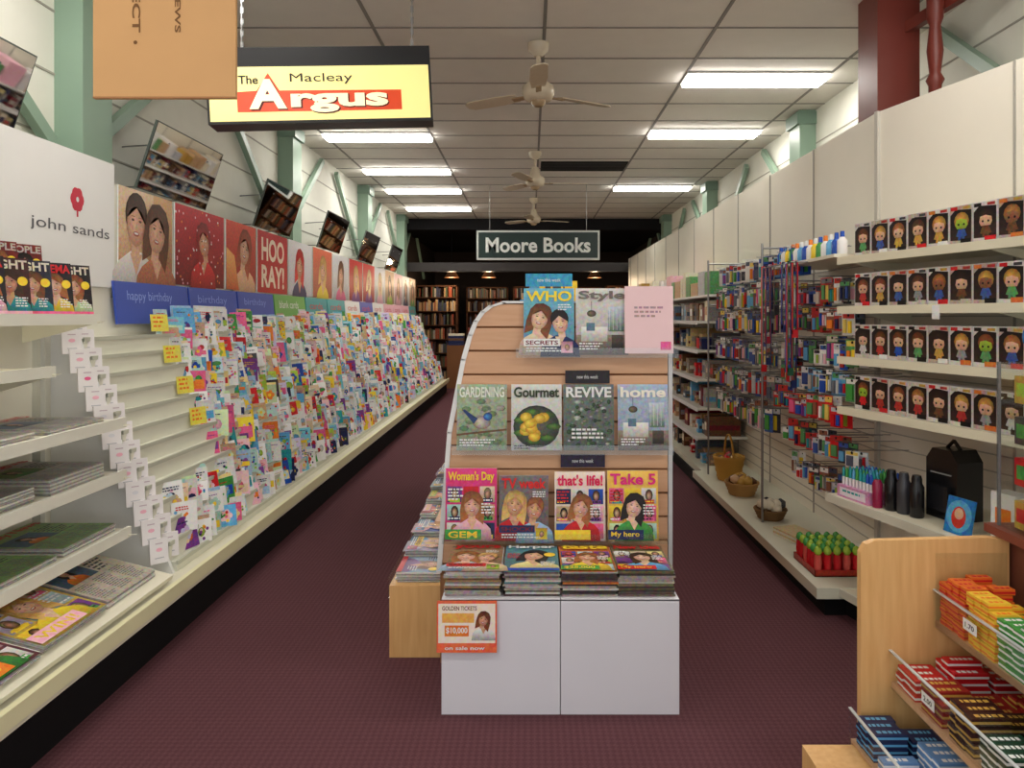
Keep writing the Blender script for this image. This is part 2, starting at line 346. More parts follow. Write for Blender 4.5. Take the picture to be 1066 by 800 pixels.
        for _ in range(30):
            c = rng.choice([rgb(150, 165, 130), rgb(180, 180, 160), rgb(120, 144, 108)]); b.ellg(w*rng.uniform(0.12, 0.88), h*rng.uniform(0.08, 0.75), w*0.1, h*0.045, z+(1+_*0.06)*E, c, sc_(c, 0.6), M, n=7)
        b.poly([(0, h*0.22), (w, h*0.30), (w, h*0.33), (0, h*0.25)], z+3.5*E, rgb(110, 80, 55), M)
        b.ellg(w*0.5, h*0.42, w*0.18, h*0.10, z+3.8*E, rgb(220, 212, 198), rgb(120, 110, 100), M); b.ellg(w*0.62, h*0.51, w*0.09, h*0.06, z+4*E, rgb(80, 150, 220), rgb(24, 50, 110), M)
        b.poly([(w*0.34, h*0.4), (w*0.12, h*0.6), (w*0.15, h*0.62), (w*0.42, h*0.48)], z+4*E, rgb(40, 60, 110), M); bars(b, M, w*0.06, h*0.15, w*0.8, 3, h*0.04, WHITE, z+5*E)
    elif style == 'news':
        c = rng.choice([rgb(90, 120, 150), rgb(120, 150, 80), rgb(150, 110, 90)])
        b.rectg(w*0.04, h*0.4, w*0.6, h*0.76, z+E, sc_(c, 0.5), c, M)
        person(b, M, w*0.3, h*0.4, h*0.33, z+2*E, BLACK, rng.choice(VIV))
        for k in range(3): bars(b, M, w*(0.05+0.32*k), h*0.34, w*0.27, 11, h*0.028, rgb(110, 110, 112), z+E)
        bars(b, M, w*0.64, h*0.72, w*0.3, 7, h*0.05, rgb(60, 60, 62), z+E)
    if title:
        b.text(title, w*0.05, h*0.80, w*0.9, h*0.16, z+11*E, tc, M, bold=0.03)

# ---------------- LEFT SIDE display run ----------------
SHELF = rgb(232, 228, 206)
b = MB()
b.box(-2.36, -2.31, 1.0, 14.3, 0, 2.24, rgb(234, 232, 218), mat=PT)
b.box(-2.31, -1.66, 1.0, 14.3, 0, 0.20, BLACK, mat=MT)
b.box(-2.31, -1.62, 1.0, 14.3, 0.20, 0.262, SHELF, mat=PT)
b.box(-1.63, -1.605, 1.0, 14.3, 0.225, 0.285, rgb(238, 234, 192), mat=PT)
N = 13
def tier(i):
    d = 0.085+i*0.0905
    return -2.25+0.417*d+0.02, 1.5-d
for i in range(N):
    x, z = tier(i)
    b.box(-2.31, x+0.025, 3.5, 14.25, z-0.0905-0.02, z-0.02, rgb(232, 232, 216), mat=PT)
    b.box(x+0.02, x+0.032, 3.5, 14.25, z-0.035, z-0.015, rgb(205, 207, 190), mat=PT)
for y in (3.49, 14.25):
    b.ext([(-2.31, 0.26), (-1.72, 0.26), (-2.22, 1.5), (-2.31, 1.5)], 0, 0.02, WHITE, frame((0, y, 0), (1, 0, 0), (0, 0, 1)), PT)
b.build('greeting_card_rack')

def card_art(b, M, w, h, rich):
    r = R.random()
    bg = CLR['white'] if r < 0.34 else (R.choice(PAS) if r < 0.62 else R.choice(VIV+[CLR['tan'], rgb(60, 50, 50), rgb(120, 200, 220), CLR['pink'], CLR['yellow'], CLR['sky']]))
    b.box(0, w, 0, h, -0.006, 0, CLR['white'], M)
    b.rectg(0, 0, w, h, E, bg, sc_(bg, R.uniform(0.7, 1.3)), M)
    if rich:
        for k in range(R.choice([2, 3, 4])):
            c = R.choice(VIV+VIV+PAS+[CLR['tan'], CLR['dgrey']]); z = (2+k)*E
            t = R.random()
            if t < 0.4: b.ellg(w*R.uniform(0.3, 0.7), h*R.uniform(0.25, 0.65), w*R.uniform(0.1, 0.3), h*R.uniform(0.06, 0.22), z, c, sc_(c, 0.6), M, n=8)
            elif t < 0.55: b.rect(w*0.1, h*R.uniform(0.1, 0.4), w*0.9, h*R.uniform(0.45, 0.7), z, c, M)
            elif t < 0.8:
                for q in range(6): b.ell(w*R.uniform(0.15, 0.85), h*R.uniform(0.12, 0.72), w*0.07, w*0.07, z+q*0.00005, R.choice(VIV), M, n=6)
            else:
                cx, cy = w*R.uniform(0.35, 0.65), h*R.uniform(0.35, 0.5)
                for q in range(5):
                    a = q*2*math.pi/5; b.ell(cx+w*0.17*math.cos(a), cy+w*0.17*math.sin(a), w*0.13, w*0.13, z, c, M, n=6)
                b.ell(cx, cy, w*0.1, w*0.1, z+E*0.4, CLR['yellow'], M, n=6)
    else:
        for k in range(2): b.ell(w*R.uniform(0.3, 0.7), h*R.uniform(0.25, 0.6), w*R.uniform(0.15, 0.36), h*R.uniform(0.08, 0.25), (2+k)*E, R.choice(VIV+[CLR['red'], CLR['pink']]), M, n=6)
    if R.random() < 0.75: bars(b, M, w*0.15, h*0.8, w*0.7, R.choice([1, 2]), h*0.08, R.choice([CLR['navy'], CLR['red'], CLR['gold'], CLR['purple'], CLR['dgrey'], CLR['pink']]), 6.5*E)
b = MB()
for i in range(N):
    x, z = tier(i)
    y = 4.3 if i < 10 else 3.62
    y += R.uniform(0, 0.03)
    while y < 14.1:
        w = R.choice([0.08, 0.095, 0.11, 0.12, 0.13]); h = R.choice([0.105, 0.12, 0.135, 0.15, 0.165])
        if R.random() < 0.97:
            a = math.radians(R.uniform(18, 50))
            n = Vector((math.cos(a), -math.sin(a), 0)); r = Vector((math.sin(a), math.cos(a), R.uniform(-0.06, 0.06)))
            u = Vector((0, 0, 1))-R.uniform(0.12, 0.3)*n
            M = frame((x-0.03+R.uniform(-0.01, 0.008), y, z-0.017), r, u)
            card_art(b, M, w, h, y < 9)
            if y < 9 and R.random() < 0.5:
                M2 = frame((x-0.045, y+0.014, z-0.012), r, u); b.box(0, w, 0, h+0.010, -0.004, 0, R.choice([CLR['white']]+PAS), M2)
        y += w*0.80+0.008
for i in (0, 2, 4, 6):
    x, z = tier(i); M = frame((x+0.01, 4.16, z+0.0), (0.35, 0.93, 0), (-0.15, 0, 1)); b.box(0, 0.12, 0, 0.10, -0.003, 0, rgb(235, 222, 90), M); bars(b, M, 0.015, 0.075, 0.08, 3, 0.025, CLR['orange'], E)
b.build('greeting_cards')
b = MB()
for i in range(N):
    x, z = tier(i)
    for k in range(2):
        M = frame((x-0.045, 3.49-k*0.1, z+0.0), (0.7, 0.72, 0), (-0.1, 0.1, 1))
        w, h = 0.082, 0.115
        b.box(0, w, 0, h, -0.014, 0, rgb(240, 236, 236), M, MT)
        b.ell(w*0.5, h*0.55, w*0.18, h*0.08, E, R.choice([CLR['lpink'], rgb(225, 225, 230), CLR['lpink'], CLR['pink']]), M, MT, n=8)
        b.rect(w*0.25, h*0.2, w*0.75, h*0.24, E, rgb(190, 190, 195), M, MT); b.rect(w*0.3, h*0.78, w*0.7, h*0.82, E, rgb(200, 180, 190), M, MT)
b.build('gift_card_stack')

b = MB()
def strip(y0, y1, col, txt, tcol=WHITE):
    M = frame((-2.262, y0, 1.46), (0, 1, 0), (-0.1, 0, 1))
    b.box(0, y1-y0-0.01, 0, 0.24, -0.012, 0, col, M, PT)
    if txt: b.text(txt, 0.12, 0.12, (y1-y0)*0.6, 0.07, 0.001, tcol, M, PT, bold=0)
BL = rgb(56, 82, 180)
strip(3.95, 4.8, BL, 'happy birthday', rgb(150, 172, 235)); strip(4.82, 5.6, BL, 'birthday', rgb(130, 154, 228)); strip(5.62, 6.4, BL, 'birthday', rgb(130, 154, 228))
strip(6.42, 7.3, rgb(110, 176, 84), 'blank cards')
yy = 7.32
for i in range(9):
    strip(yy, yy+0.76, R.choice([WHITE, CLR['lpink'], BL, CLR['white'], CLR['teal']]), 'cards', CLR['red']); yy += 0.78
b.build('category_signage_strip')
def poster(y0, y1, kind, z0=1.71, z1=2.24):
    b = MB(); w = y1-y0-0.02; h = z1-z0
    M = frame((-2.298, y0, z0), (0, 1, 0), (0, 0, 1))
    b.box(0, w, 0, h, -0.008, 0, WHITE, M, PR)
    if kind == 'brand':
        b.rect(0, 0, w, h, E, rgb(240, 240, 238), M, PT)
        for a in range(6):
            an = a*math.pi/3; b.ell(w*0.62+0.026*math.cos(an), h*0.64+0.03*math.sin(an), 0.03, 0.034, (2+a*0.2)*E, rgb(205, 30, 60), M, PT, n=10)
        b.ell(w*0.62, h*0.64, 0.012, 0.014, 5*E, WHITE, M, PT, n=8)
        b.rect(w*0.612, h*0.51, w*0.628, h*0.6, 4*E, rgb(205, 30, 60), M, PT)
        b.text('john sands', w*0.22, h*0.36, w*0.72, h*0.10, 4*E, rgb(90, 90, 95), M, PT, bold=0)
    elif kind == 'couple':
        b.rectg(0, 0, w, h, E, rgb(190, 140, 96), rgb(238, 210, 176), M); b.rectg(w*0.62, 0, w, h, 1.5*E, rgb(150, 96, 60), rgb(226, 180, 130), M)
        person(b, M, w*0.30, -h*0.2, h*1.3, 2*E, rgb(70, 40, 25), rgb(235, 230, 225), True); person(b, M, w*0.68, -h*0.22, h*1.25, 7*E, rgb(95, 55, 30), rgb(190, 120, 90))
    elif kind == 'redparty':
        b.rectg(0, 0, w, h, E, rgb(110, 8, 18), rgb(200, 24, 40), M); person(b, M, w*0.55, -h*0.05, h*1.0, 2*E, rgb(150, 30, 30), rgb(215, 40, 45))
        for _ in range(60): b.ell(w*R.random(), h*R.random(), 0.009, 0.009, 7*E, R.choice([WHITE, CLR['lpink'], CLR['orange']]), M, n=6)
    elif kind == 'orange':
        b.rectg(0, 0, w, h, E, rgb(150, 30, 30), rgb(225, 80, 54), M); person(b, M, w*0.6, -h*0.15, h*1.2, 2*E, rgb(160, 70, 40), rgb(240, 190, 150))
        b.polyg([(0, 0), (w*0.4, 0), (w*0.25, h*0.5), (0, h*0.6)], 7*E, rgb(200, 90, 50), rgb(250, 190, 110), M)
    elif kind == 'hooray':
        b.rect(0, 0, w, h, E, rgb(196, 26, 32), M)
        b.text('HOO', w*0.12, h*0.52, w*0.76, h*0.38, 2*E, rgb(246, 226, 205), M, bold=0.03); b.text('RAY!', w*0.12, h*0.08, w*0.76, h*0.38, 2*E, rgb(246, 226, 205), M, bold=0.03)
    elif kind == 'santa':
        b.rectg(0, 0, w, h, E, rgb(200, 196, 205), rgb(240, 238, 240), M); person(b, M, w*0.45, -h*0.2, h*1.2, 2*E, rgb(205, 30, 35), rgb(60, 60, 110))
    else:
        c = R.choice([rgb(196, 34, 42), rgb(236, 190, 200), rgb(225, 225, 228), rgb(220, 110, 80), rgb(205, 165, 130), rgb(200, 40, 50)])
        b.rectg(0, 0, w, h, E, sc_(c, 0.5), sc_(c, 1.1), M); person(b, M, w*0.5, -h*0.2, h*1.2, 2*E, R.choice(HAIRS+[rgb(190, 30, 35)]), R.choice(VIV))
    b.build('wall_poster')
poster(3.12, 4.0, 'brand', 1.66, 2.34)
poster(4.02, 4.64, 'couple'); poster(4.66, 5.42, 'redparty'); poster(5.44, 6.05, 'orange'); poster(6.07, 6.83, 'hooray'); poster(6.85, 7.6, 'santa')
yy = 7.62
while yy < 13.9: poster(yy, yy+0.74, 'x'); yy += 0.76
for y0 in (2.42, 4.46, 6.35, 8.25, 10.15, 12.1):
    b = MB(); M = frame((-2.44, y0, 2.30), (0, 1, 0), (0.13, 0, 0.4))
    w, h = 0.95, 0.44
    b.box(0, w, 0, h, -0.015, 0, rgb(90, 98, 92), M, PT); b.rect(0.008, 0.008, w-0.008, h-0.008, 0.002, WHITE, M, MI)
    for dy in (0.2, 0.75):
        b.rod((-2.64, y0+dy, 2.6), (-2.33, y0+dy, 2.62), 0.005, CLR['grey'], ME); b.rod((-2.64, y0+dy, 2.34), (-2.44, y0+dy, 2.34), 0.005, CLR['grey'], ME)
    b.build('security_mirror')

# newspaper shelving
b = MB()
Yn = 3.3
for z, xf in ((1.50, -1.98), (1.28, -2.02), (1.03, -1.86), (0.79, -1.86), (0.53, -1.84)):
    ye = 3.05 if z == 1.28 else Yn
    b.box(-2.31, xf, 1.2, ye, z-0.02, z, SHELF, mat=PT)
    b.box(xf-0.004, xf+0.012, 1.2, ye, z-0.035, z+0.012, rgb(238, 238, 225), mat=PT)
    for yb in (1.25, 2.3, ye-0.02):
        b.ext([(-2.31, z-0.02), (xf+0.05, z-0.02), (-2.31, z-0.12)], 0, 0.006, SHELF, frame((0, yb, 0), (1, 0, 0), (0, 0, 1)), PT)
for yb in (1.22, 2.28, 3.34): b.box(-2.31, -2.27, yb, yb+0.03, 0.26, 1.66, rgb(200, 200, 190), mat=PT)
MD = frame((-1.66, 1.2, 0.30), (0, 1, 0), (-0.5, 0, 0.13))
b.box(0, 2.15, 0, 0.6, -0.02, 0, SHELF, MD, PT)
b.build('newspaper_shelving')
b = MB(); b.rod((-2.15, 1.9, 1.455), (-2.15, 2.75, 1.455), 0.013, WHITE, LP); b.box(-2.18, -2.12, 1.86, 2.79, 1.466, 1.48, WHITE, mat=PT); b.build('shelf_light')
b = MB()
names = ['Daily News', 'THE HERALD', 'Argus', 'Advocate', 'THE LAND', 'Weekly Post']
def papers(bb, M, w, h, n, style='news', bg=None, title=None):
    for k in range(n):
        d = R.uniform(-0.008, 0.008); bb.box(d, w+d, d, h+d, k*0.007+0.001, k*0.007+0.0065, rgb(222, 220, 212) if k % 2 else rgb(170, 166, 162), M)
    M2 = M @ Matrix.Translation((0, 0, n*0.007))
    cover(bb, M2, w, h, bg or rgb(228, 226, 220), title or R.choice(names), R.choice([BLACK, CLR['navy'], CLR['red']]), style)
for z, x0, n in ((1.03, -1.9, 2), (0.79, -1.9, 7), (0.53, -1.88, 2)):
    for y in ((2.0, 2.45, 2.9) if z != 0.53 else (2.55, 2.95)):
        M = frame((x0, y-0.05, z+0.001), (0, 1, 0.0), (-1, 0, 0)); papers(b, M, 0.36, 0.38, n+R.randint(0, 3), bg=rgb(150, 185, 120) if z == 0.53 else rgb(190, 184, 176))
b.build('newspaper_stack')
b = MB()
for j, (st, bg, tt) in enumerate((('news', rgb(226, 216, 196), 'Classifieds'), ('collage', rgb(226, 190, 90), 'Bulletin'), ('collage', rgb(120, 60, 70), 'SPORT'), ('collage', rgb(90, 130, 170), 'Coast News'), ('news', None, None))):
    M = MD @ Matrix.Translation((1.72-j*0.40, 0.06-0.01*j, 0.001)); papers(b, M, 0.37, 0.44, 4+j % 2, st, bg, tt)
b.build('newspaper_display')
b = MB()
for k in range(8):
    M = frame((-2.08, 2.2+k*0.135, 1.502), (0.5, 0.86, 0), (-0.12, 0.12, 1))
    b.box(0, 0.17, 0, 0.235, -0.02, 0, rgb(40, 40, 44), M); cover(b, M, 0.17, 0.235, R.choice([rgb(38, 30, 36), rgb(66, 26, 26), rgb(40, 40, 60)]), R.choice(['CINEMA', 'CRIME', 'NIGHT']), R.choice([rgb(220, 210, 190), CLR['red']]), 'person')
b.box(-2.30, -2.14, 2.0, 3.28, 1.501, 1.62, SHELF, mat=PT)
for k in range(7):
    M = frame((-2.25, 2.15+k*0.155, 1.622), (0.4, 0.9, 0), (-0.12, 0.05, 1)); b.box(0, 0.17, 0, 0.2, -0.02, 0, BLACK, M); cover(b, M, 0.17, 0.2, R.choice([rgb(60, 35, 35), rgb(50, 50, 60), rgb(120, 40, 40)]), 'PEOPLE', rgb(190, 180, 170), 'person')
b.build('magazine_row')

# ---------------- CENTRE GONDOLA ----------------
Yf = 3.12
PRF = [(0.40, -0.39), (1.0, -0.345), (1.314, -0.285), (1.42, -0.255), (1.48, -0.23), (1.52, -0.20), (1.545, -0.165), (1.56, -0.11)]
def xl(z):
    for (a, p), (c, q) in zip(PRF, PRF[1:]):
        if z <= c: return p+(q-p)*(max(z, a)-a)/(c-a)
    return PRF[-1][1]
b = MB()
F = frame((0, Yf, 0), (1, 0, 0), (0, 0, 1))
back = [(q, p) for p, q in PRF]
b.ext([(0.6, 0.0), (0.6, 1.56)]+back[::-1]+[(-0.39, 0.0)], -0.03, 0.0, rgb(150, 104, 70), F, MT)
z = 0.44
while z < 1.55:
    z1 = min(z+0.093, 1.558)
    zs = [z+(z1-z)*k/6 for k in range(7)]
    b.ext([(0.592, z), (0.592, z1)]+[(xl(t)+0.004, t) for t in zs[::-1]], 0.0, 0.016, WHITE, F, WD); z += 0.102
for p, q in zip(back, back[1:]):
    b.ext([(p[0]-0.014, p[1]), (p[0]+0.007, p[1]-0.002), (q[0]+0.007, q[1]), (q[0]-0.012, q[1]+0.006)], -0.05, 0.022, WHITE, F, PT)
b.ext([(-0.12, 1.558), (0.61, 1.558), (0.61, 1.568), (-0.12, 1.568)], -0.04, 0.022, WHITE, F, PT)
b.ext([(0.594, 0.4), (0.612, 0.4), (0.612, 1.57), (0.594, 1.57)], -0.05, 0.022, rgb(200, 200, 200), F, PT)
L0, L1 = 3.17, 6.2
b.box(-0.62, -0.30, L0, L1, 0.0, 0.316, WHITE, mat=WV)
b.box(-0.30, 0.60, L0, L1, 0.0, 0.12, WHITE, mat=WV)
b.ext([(-0.30, 0.1), (0.58, 0.1), (0.45, 1.45), (-0.08, 1.45)], 0, L1-L0, rgb(215, 165, 115), frame((0, L1, 0), (1, 0, 0), (0, 0, 1)), MT)
for z, xa in ((0.60, -0.42), (0.88, -0.34), (1.14, -0.28)):
    b.box(xa, -0.1, L0, L1, z-0.015, z, WHITE, mat=WD); b.box(xa-0.004, xa, L0, L1, z-0.02, z+0.03, WHITE, mat=CL)
    b.box(0.4, 0.59, L0, L1, z-0.015, z, WHITE, mat=WD)
b.box(-0.626, -0.62, L0, L1, 0.26, 0.35, WHITE, mat=CL)
for z, x0, x1 in ((1.335, -0.06, 0.62), (0.928, -0.33, 0.6), (0.556, -0.37, 0.58)):
    b.box(x0, x1, Yf-0.11, Yf-0.016, z-0.006, z-0.001, WHITE, mat=CL); b.box(x0, x1, Yf-0.113, Yf-0.11, z-0.006, z+0.035, WHITE, mat=CL)
b.build('magazine_gondola')
for x0, x1 in ((-0.334, 0.112), (0.115, 0.561)):
    b = MB(); c = rgb(220, 219, 226)
    b.box(x0, x1, 2.72, 3.085, 0, 0.43, c, mat=PT); b.box(x0, x1, 2.712, 2.7205, 0.002, 0.434, rgb(226, 225, 232), mat=PT)
    b.box(x0, x1, 2.712, 3.085, 0.43, 0.436, c, mat=PT); b.build('display_plinth')
def mag(x, y, z, w, h, bg, title, tc, style, tilt=0.1):
    b = MB(); M = frame((x, y, z), (1, 0, 0), (0, tilt, 1)); b.box(0, w, 0, h, -0.008, 0, WHITE, M)
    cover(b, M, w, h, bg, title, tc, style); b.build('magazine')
y1 = 3.06
mag(-0.028, y1, 1.338, 0.215, 0.285, rgb(110, 180, 205), 'WHO', rgb(250, 220, 60), 'two', 0.09)
mag(0.195, y1, 1.338, 0.222, 0.285, rgb(214, 210, 204), 'Style', rgb(120, 110, 105), 'room', 0.09)
mag(-0.313, y1, 0.932, 0.213, 0.28, rgb(165, 180, 150), 'GARDENING', rgb(236, 240, 226), 'bird', 0.1)
mag(-0.081, y1, 0.932, 0.215, 0.28, rgb(222, 222, 214), 'Gourmet', rgb(60, 70, 50), 'food', 0.1)
mag(0.142, y1, 0.932, 0.215, 0.28, rgb(110, 120, 112), 'REVIVE', WHITE, 'plant', 0.1)
mag(0.374, y1, 0.932, 0.215, 0.28, rgb(170, 186, 206), 'home', rgb(246, 240, 226), 'room', 0.1)
y1 = 3.02
mag(-0.357, y1, 0.56, 0.216, 0.30, rgb(226, 60, 130), "Woman's Day", CLR['yellow'], 'collage', 0.1)
mag(-0.131, y1, 0.56, 0.208, 0.27, rgb(120, 110, 110), 'TV week', rgb(220, 40, 40), 'two', 0.1)
mag(0.103, y1, 0.56, 0.213, 0.285, rgb(244, 226, 210), "that's life!", rgb(225, 30, 90), 'collage', 0.1)
mag(0.326, y1, 0.56, 0.213, 0.29, rgb(246, 200, 90), 'Take 5', rgb(225, 40, 130), 'collage', 0.1)
b = MB(); M = frame((0.40, 3.04, 1.345), (1, 0, 0), (0, 0.05, 1)); b.box(0, 0.205, 0, 0.285, -0.003, 0, rgb(240, 204, 206), M, PT)
bars(b, M, 0.04, 0.19, 0.13, 3, 0.018, rgb(180, 144, 150), E); b.rect(0.15, 0.015, 0.195, 0.05, E, CLR['pink'], M); b.build('pink_notice_card')
for x, z, w, c in ((-0.02, 1.63, 0.2, rgb(60, 160, 200)), (0.15, 1.215, 0.19, rgb(40, 36, 40)), (0.13, 0.855, 0.19, rgb(46, 38, 60))):
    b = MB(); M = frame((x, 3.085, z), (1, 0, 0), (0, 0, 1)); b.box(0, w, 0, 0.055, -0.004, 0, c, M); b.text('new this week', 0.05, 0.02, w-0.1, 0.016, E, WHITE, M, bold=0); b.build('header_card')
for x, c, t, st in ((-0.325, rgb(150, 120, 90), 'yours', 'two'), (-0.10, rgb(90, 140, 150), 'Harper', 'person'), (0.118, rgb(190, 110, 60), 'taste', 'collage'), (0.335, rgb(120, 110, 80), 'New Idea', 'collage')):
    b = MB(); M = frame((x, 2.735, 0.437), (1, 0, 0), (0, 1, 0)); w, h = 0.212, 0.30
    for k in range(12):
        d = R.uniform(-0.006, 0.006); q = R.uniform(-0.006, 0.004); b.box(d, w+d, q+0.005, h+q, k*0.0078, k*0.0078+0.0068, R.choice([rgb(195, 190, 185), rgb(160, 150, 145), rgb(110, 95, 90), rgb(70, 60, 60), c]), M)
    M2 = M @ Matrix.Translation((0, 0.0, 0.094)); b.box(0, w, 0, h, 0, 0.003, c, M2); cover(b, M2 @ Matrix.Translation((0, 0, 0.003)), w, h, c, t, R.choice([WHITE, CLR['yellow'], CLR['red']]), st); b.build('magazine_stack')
b = MB(); M = frame((-0.35, 2.690, 0.245), (1, 0, 0), (0, 0.05, 1))
b.box(0, 0.225, 0, 0.19, -0.003, 0, rgb(240, 110, 70), M); b.rect(0.006, 0.035, 0.219, 0.18, E, rgb(250, 236, 220), M)
b.text('GOLDEN TICKETS', 0.02, 0.155, 0.13, 0.016, 2*E, rgb(120, 70, 30), M); b.rect(0.02, 0.11, 0.14, 0.145, 2*E, rgb(240, 176, 90), M)
b.rect(0.03, 0.06, 0.12, 0.10, 2*E, rgb(235, 130, 50), M); b.text('$10,000', 0.035, 0.068, 0.08, 0.025, 3*E, WHITE, M)
person(b, M, 0.175, 0.045, 0.12, 2*E, rgb(110, 60, 35), WHITE)
b.text('on sale now', 0.03, 0.01, 0.15, 0.014, E, WHITE, M); b.build('promotional_sign')
b = MB()
for z, xa, in ((0.316, -0.60), (0.60, -0.41), (0.88, -0.33), (1.14, -0.27)):
    y = 3.2; k = 0
    while y < 6.0:
        if z == 0.316:
            M = frame((xa+0.0, y+0.22, z+0.001), (0, -1, 0), (1, 0, 0.0)); n = 6+3*min(k, 5)+R.randint(0, 3); k += 1
            papers(b, M, 0.205, 0.27, n, R.choice(['collage', 'two', 'person']), R.choice(VIV+PAS), R.choice(['HELLO', 'Famous', 'Food', 'ROAD']))
        else:
            M = frame((xa+0.02, y+0.22, z+0.001), (-0.05, -1, 0), (0.25, 0, 1)); b.box(0, 0.205, 0, 0.22, -0.02, 0, WHITE, M)
            cover(b, M, 0.205, 0.22, R.choice(VIV+PAS), R.choice(['HELLO', 'Famous', 'Food', 'ROAD', 'Craft']), R.choice([WHITE, CLR['red'], BLACK]), R.choice(['collage', 'two', 'person', 'room']))
        y += 0.235
b.build('magazine_display')
b = MB()
for k in range(2, 9):
    y = 3.6+k*0.28; x = -0.06+0.06*(k % 3)
    hh = R.uniform(0.12, 0.3); M = frame((x, y, 1.452), (1, 0.1, 0), (0, 0.15, 1)); b.box(0, 0.22, 0, hh, -0.03, 0, R.choice([WHITE, CLR['tan'], CLR['yellow'], CLR['sky']]), M); bars(b, M, 0.03, hh*0.8, 0.15, 3, 0.04, CLR['dgrey'], E)
b.build('book_row')

# ---------------- HANGING SIGNS ----------------
b = MB(); M = frame((-1.66, 3.72, 2.49), (1.131, 0.13, 0.06), (0, 0, 1)); W = 1.15
b.box(0, W, 0, 0.40, -0.14, 0, BLACK, M, PT); b.box(0.0, W, 0.0, 0.305, 0.0, 0.008, rgb(30, 30, 30), M, PT)
b.rect(0.012, 0.014, W-0.012, 0.295, 0.009, rgb(246, 232, 150), M, LB)
b.poly([(0.15, 0.06), (0.99, 0.06), (0.99, 0.165), (0.365, 0.17), (0.31, 0.262), (0.25, 0.17), (0.15, 0.165)], 0.010, rgb(206, 66, 26), M, LB)
b.text('The', 0.16, 0.205, 0.10, 0.045, 0.011, BLACK, M, PT); b.text('Macleay', 0.42, 0.20, 0.32, 0.058, 0.011, BLACK, M, PT, bold=0.0)
b.text('A', 0.216, 0.068, 0.19, 0.158, 0.0112, rgb(90, 20, 10), M, PT, bold=0.05); b.text('rgus', 0.426, 0.045, 0.50, 0.104, 0.0112, rgb(90, 20, 10), M, PT, bold=0.045)
b.text('A', 0.21, 0.075, 0.19, 0.155, 0.0125, rgb(250, 240, 200), M, LB, bold=0.04); b.text('rgus', 0.42, 0.052, 0.50, 0.10, 0.0125, rgb(250, 240, 200), M, LB, bold=0.04)
def chain(b, x, y, z0, z1):
    z = z0; k = 0
    while z < z1:
        if k % 2: b.box(x-0.008, x+0.008, y-0.003, y+0.003, z, min(z+0.034, z1), CLR['grey'], mat=ME)
        else: b.box(x-0.003, x+0.003, y-0.008, y+0.008, z, min(z+0.034, z1), CLR['grey'], mat=ME)
        z += 0.03; k += 1
chain(b, -0.64, 3.90, 2.94, H); chain(b, -1.52, 3.80, 2.89, H)
b.build('hanging_lightbox_sign')
b = MB(); X0 = -0.82; Yc = 11.0
b.box(X0, X0+1.88, Yc, Yc+0.06, 2.37, 2.82, rgb(215, 220, 215), mat=PT); b.box(X0+0.03, X0+1.85, Yc-0.005, Yc, 2.40, 2.79, rgb(24, 50, 46), mat=PT)
M = frame((X0, Yc-0.006, 2.37), (1, 0, 0), (0, 0, 1)); b.text('Moore Books', 0.14, 0.11, 1.6, 0.23, 0.001, rgb(235, 240, 235), M, PR, bold=0.025)
b.rod((X0+0.2, Yc+0.03, 2.82), (X0+0.2, Yc+0.03, H), 0.004, CLR['grey'], ME); b.rod((X0+1.68, Yc+0.03, 2.82), (X0+1.68, Yc+0.03, H), 0.004, CLR['grey'], ME); b.build('hanging_shop_sign')
b = MB(); CB = rgb(206, 160, 110); M = frame((-1.335, 2.2, 2.168), (1, 0.0, 0.0), (0.0, 0, 1))
b.box(0, 0.435, 0, 0.62, -0.014, 0, CB, M, MT)
b.rect(0.0, 0.0, 0.435, 0.005, 0.001, rgb(170, 120, 80), M, MT)
Mt = M @ Matrix.Translation((0.14, 0.42, 0.0015)) @ Matrix.Rotation(-math.pi/2, 4, 'Z'); b.text('CONNECT', -0.12, -0.02, 0.34, 0.025, 0, rgb(120, 84, 52), Mt, MT); b.ell(0.25, -0.01, 0.006, 0.006, 0, rgb(120, 84, 52), Mt, MT)
Mt = M @ Matrix.Translation((0.25, 0.42, 0.0015)) @ Matrix.Rotation(-math.pi/2, 4, 'Z'); b.text('WEEKLY NEWS', -0.14, 0, 0.36, 0.018, 0, rgb(120, 84, 52), Mt, MT)
b.rod((-1.25, 2.205, 2.78), (-1.25, 2.205, H), 0.003, CLR['grey'], ME); b.rod((-0.98, 2.205, 2.78), (-0.98, 2.205, H), 0.003, CLR['grey'], ME)
b.build('hanging_cardboard_panel')

# ---------------- RIGHT SIDE ----------------
PNL = rgb(234, 230, 214)
b = MB()
b.box(1.95, 2.0, 4.05, 14.3, 0, 2.65, PNL, mat=PT)
y = 4.95
while y < 14.2: b.box(1.943, 1.951, y-0.006, y+0.006, 0, 2.65, rgb(160, 156, 146), mat=PT); y += 0.9
for k in range(22): b.box(1.944, 1.951, 4.07, 14.28, 0.22+k*0.075, 0.226+k*0.075, rgb(176, 172, 160), mat=PT)
b.box(1.48, 1.95, 3.62, 14.3, 0, 0.10, BLACK, mat=MT)
b.box(1.42, 1.95, 3.57, 6.3, 0.10, 0.155, rgb(220, 220, 200), mat=PT)
b.box(1.50, 1.95, 6.3, 14.3, 0.10, 0.155, rgb(220, 220, 200), mat=PT)
for z in (0.42, 0.68, 0.94, 1.20, 1.46):
    b.box(1.50, 1.95, 6.45, 14.3, z-0.02, z, rgb(225, 225, 215), mat=PT); b.box(1.49, 1.50, 6.45, 14.3, z-0.03, z+0.005, WHITE, mat=PT)
for y in (4.72, 6.15):
    b.rod((1.52, y, 0.155), (1.52, y, 1.98), 0.008, CLR['grey'], ME)
    for z in (0.9, 1.25, 1.6, 1.95): b.rod((1.52, y, z), (1.95, y, z), 0.006, CLR['grey'], ME)
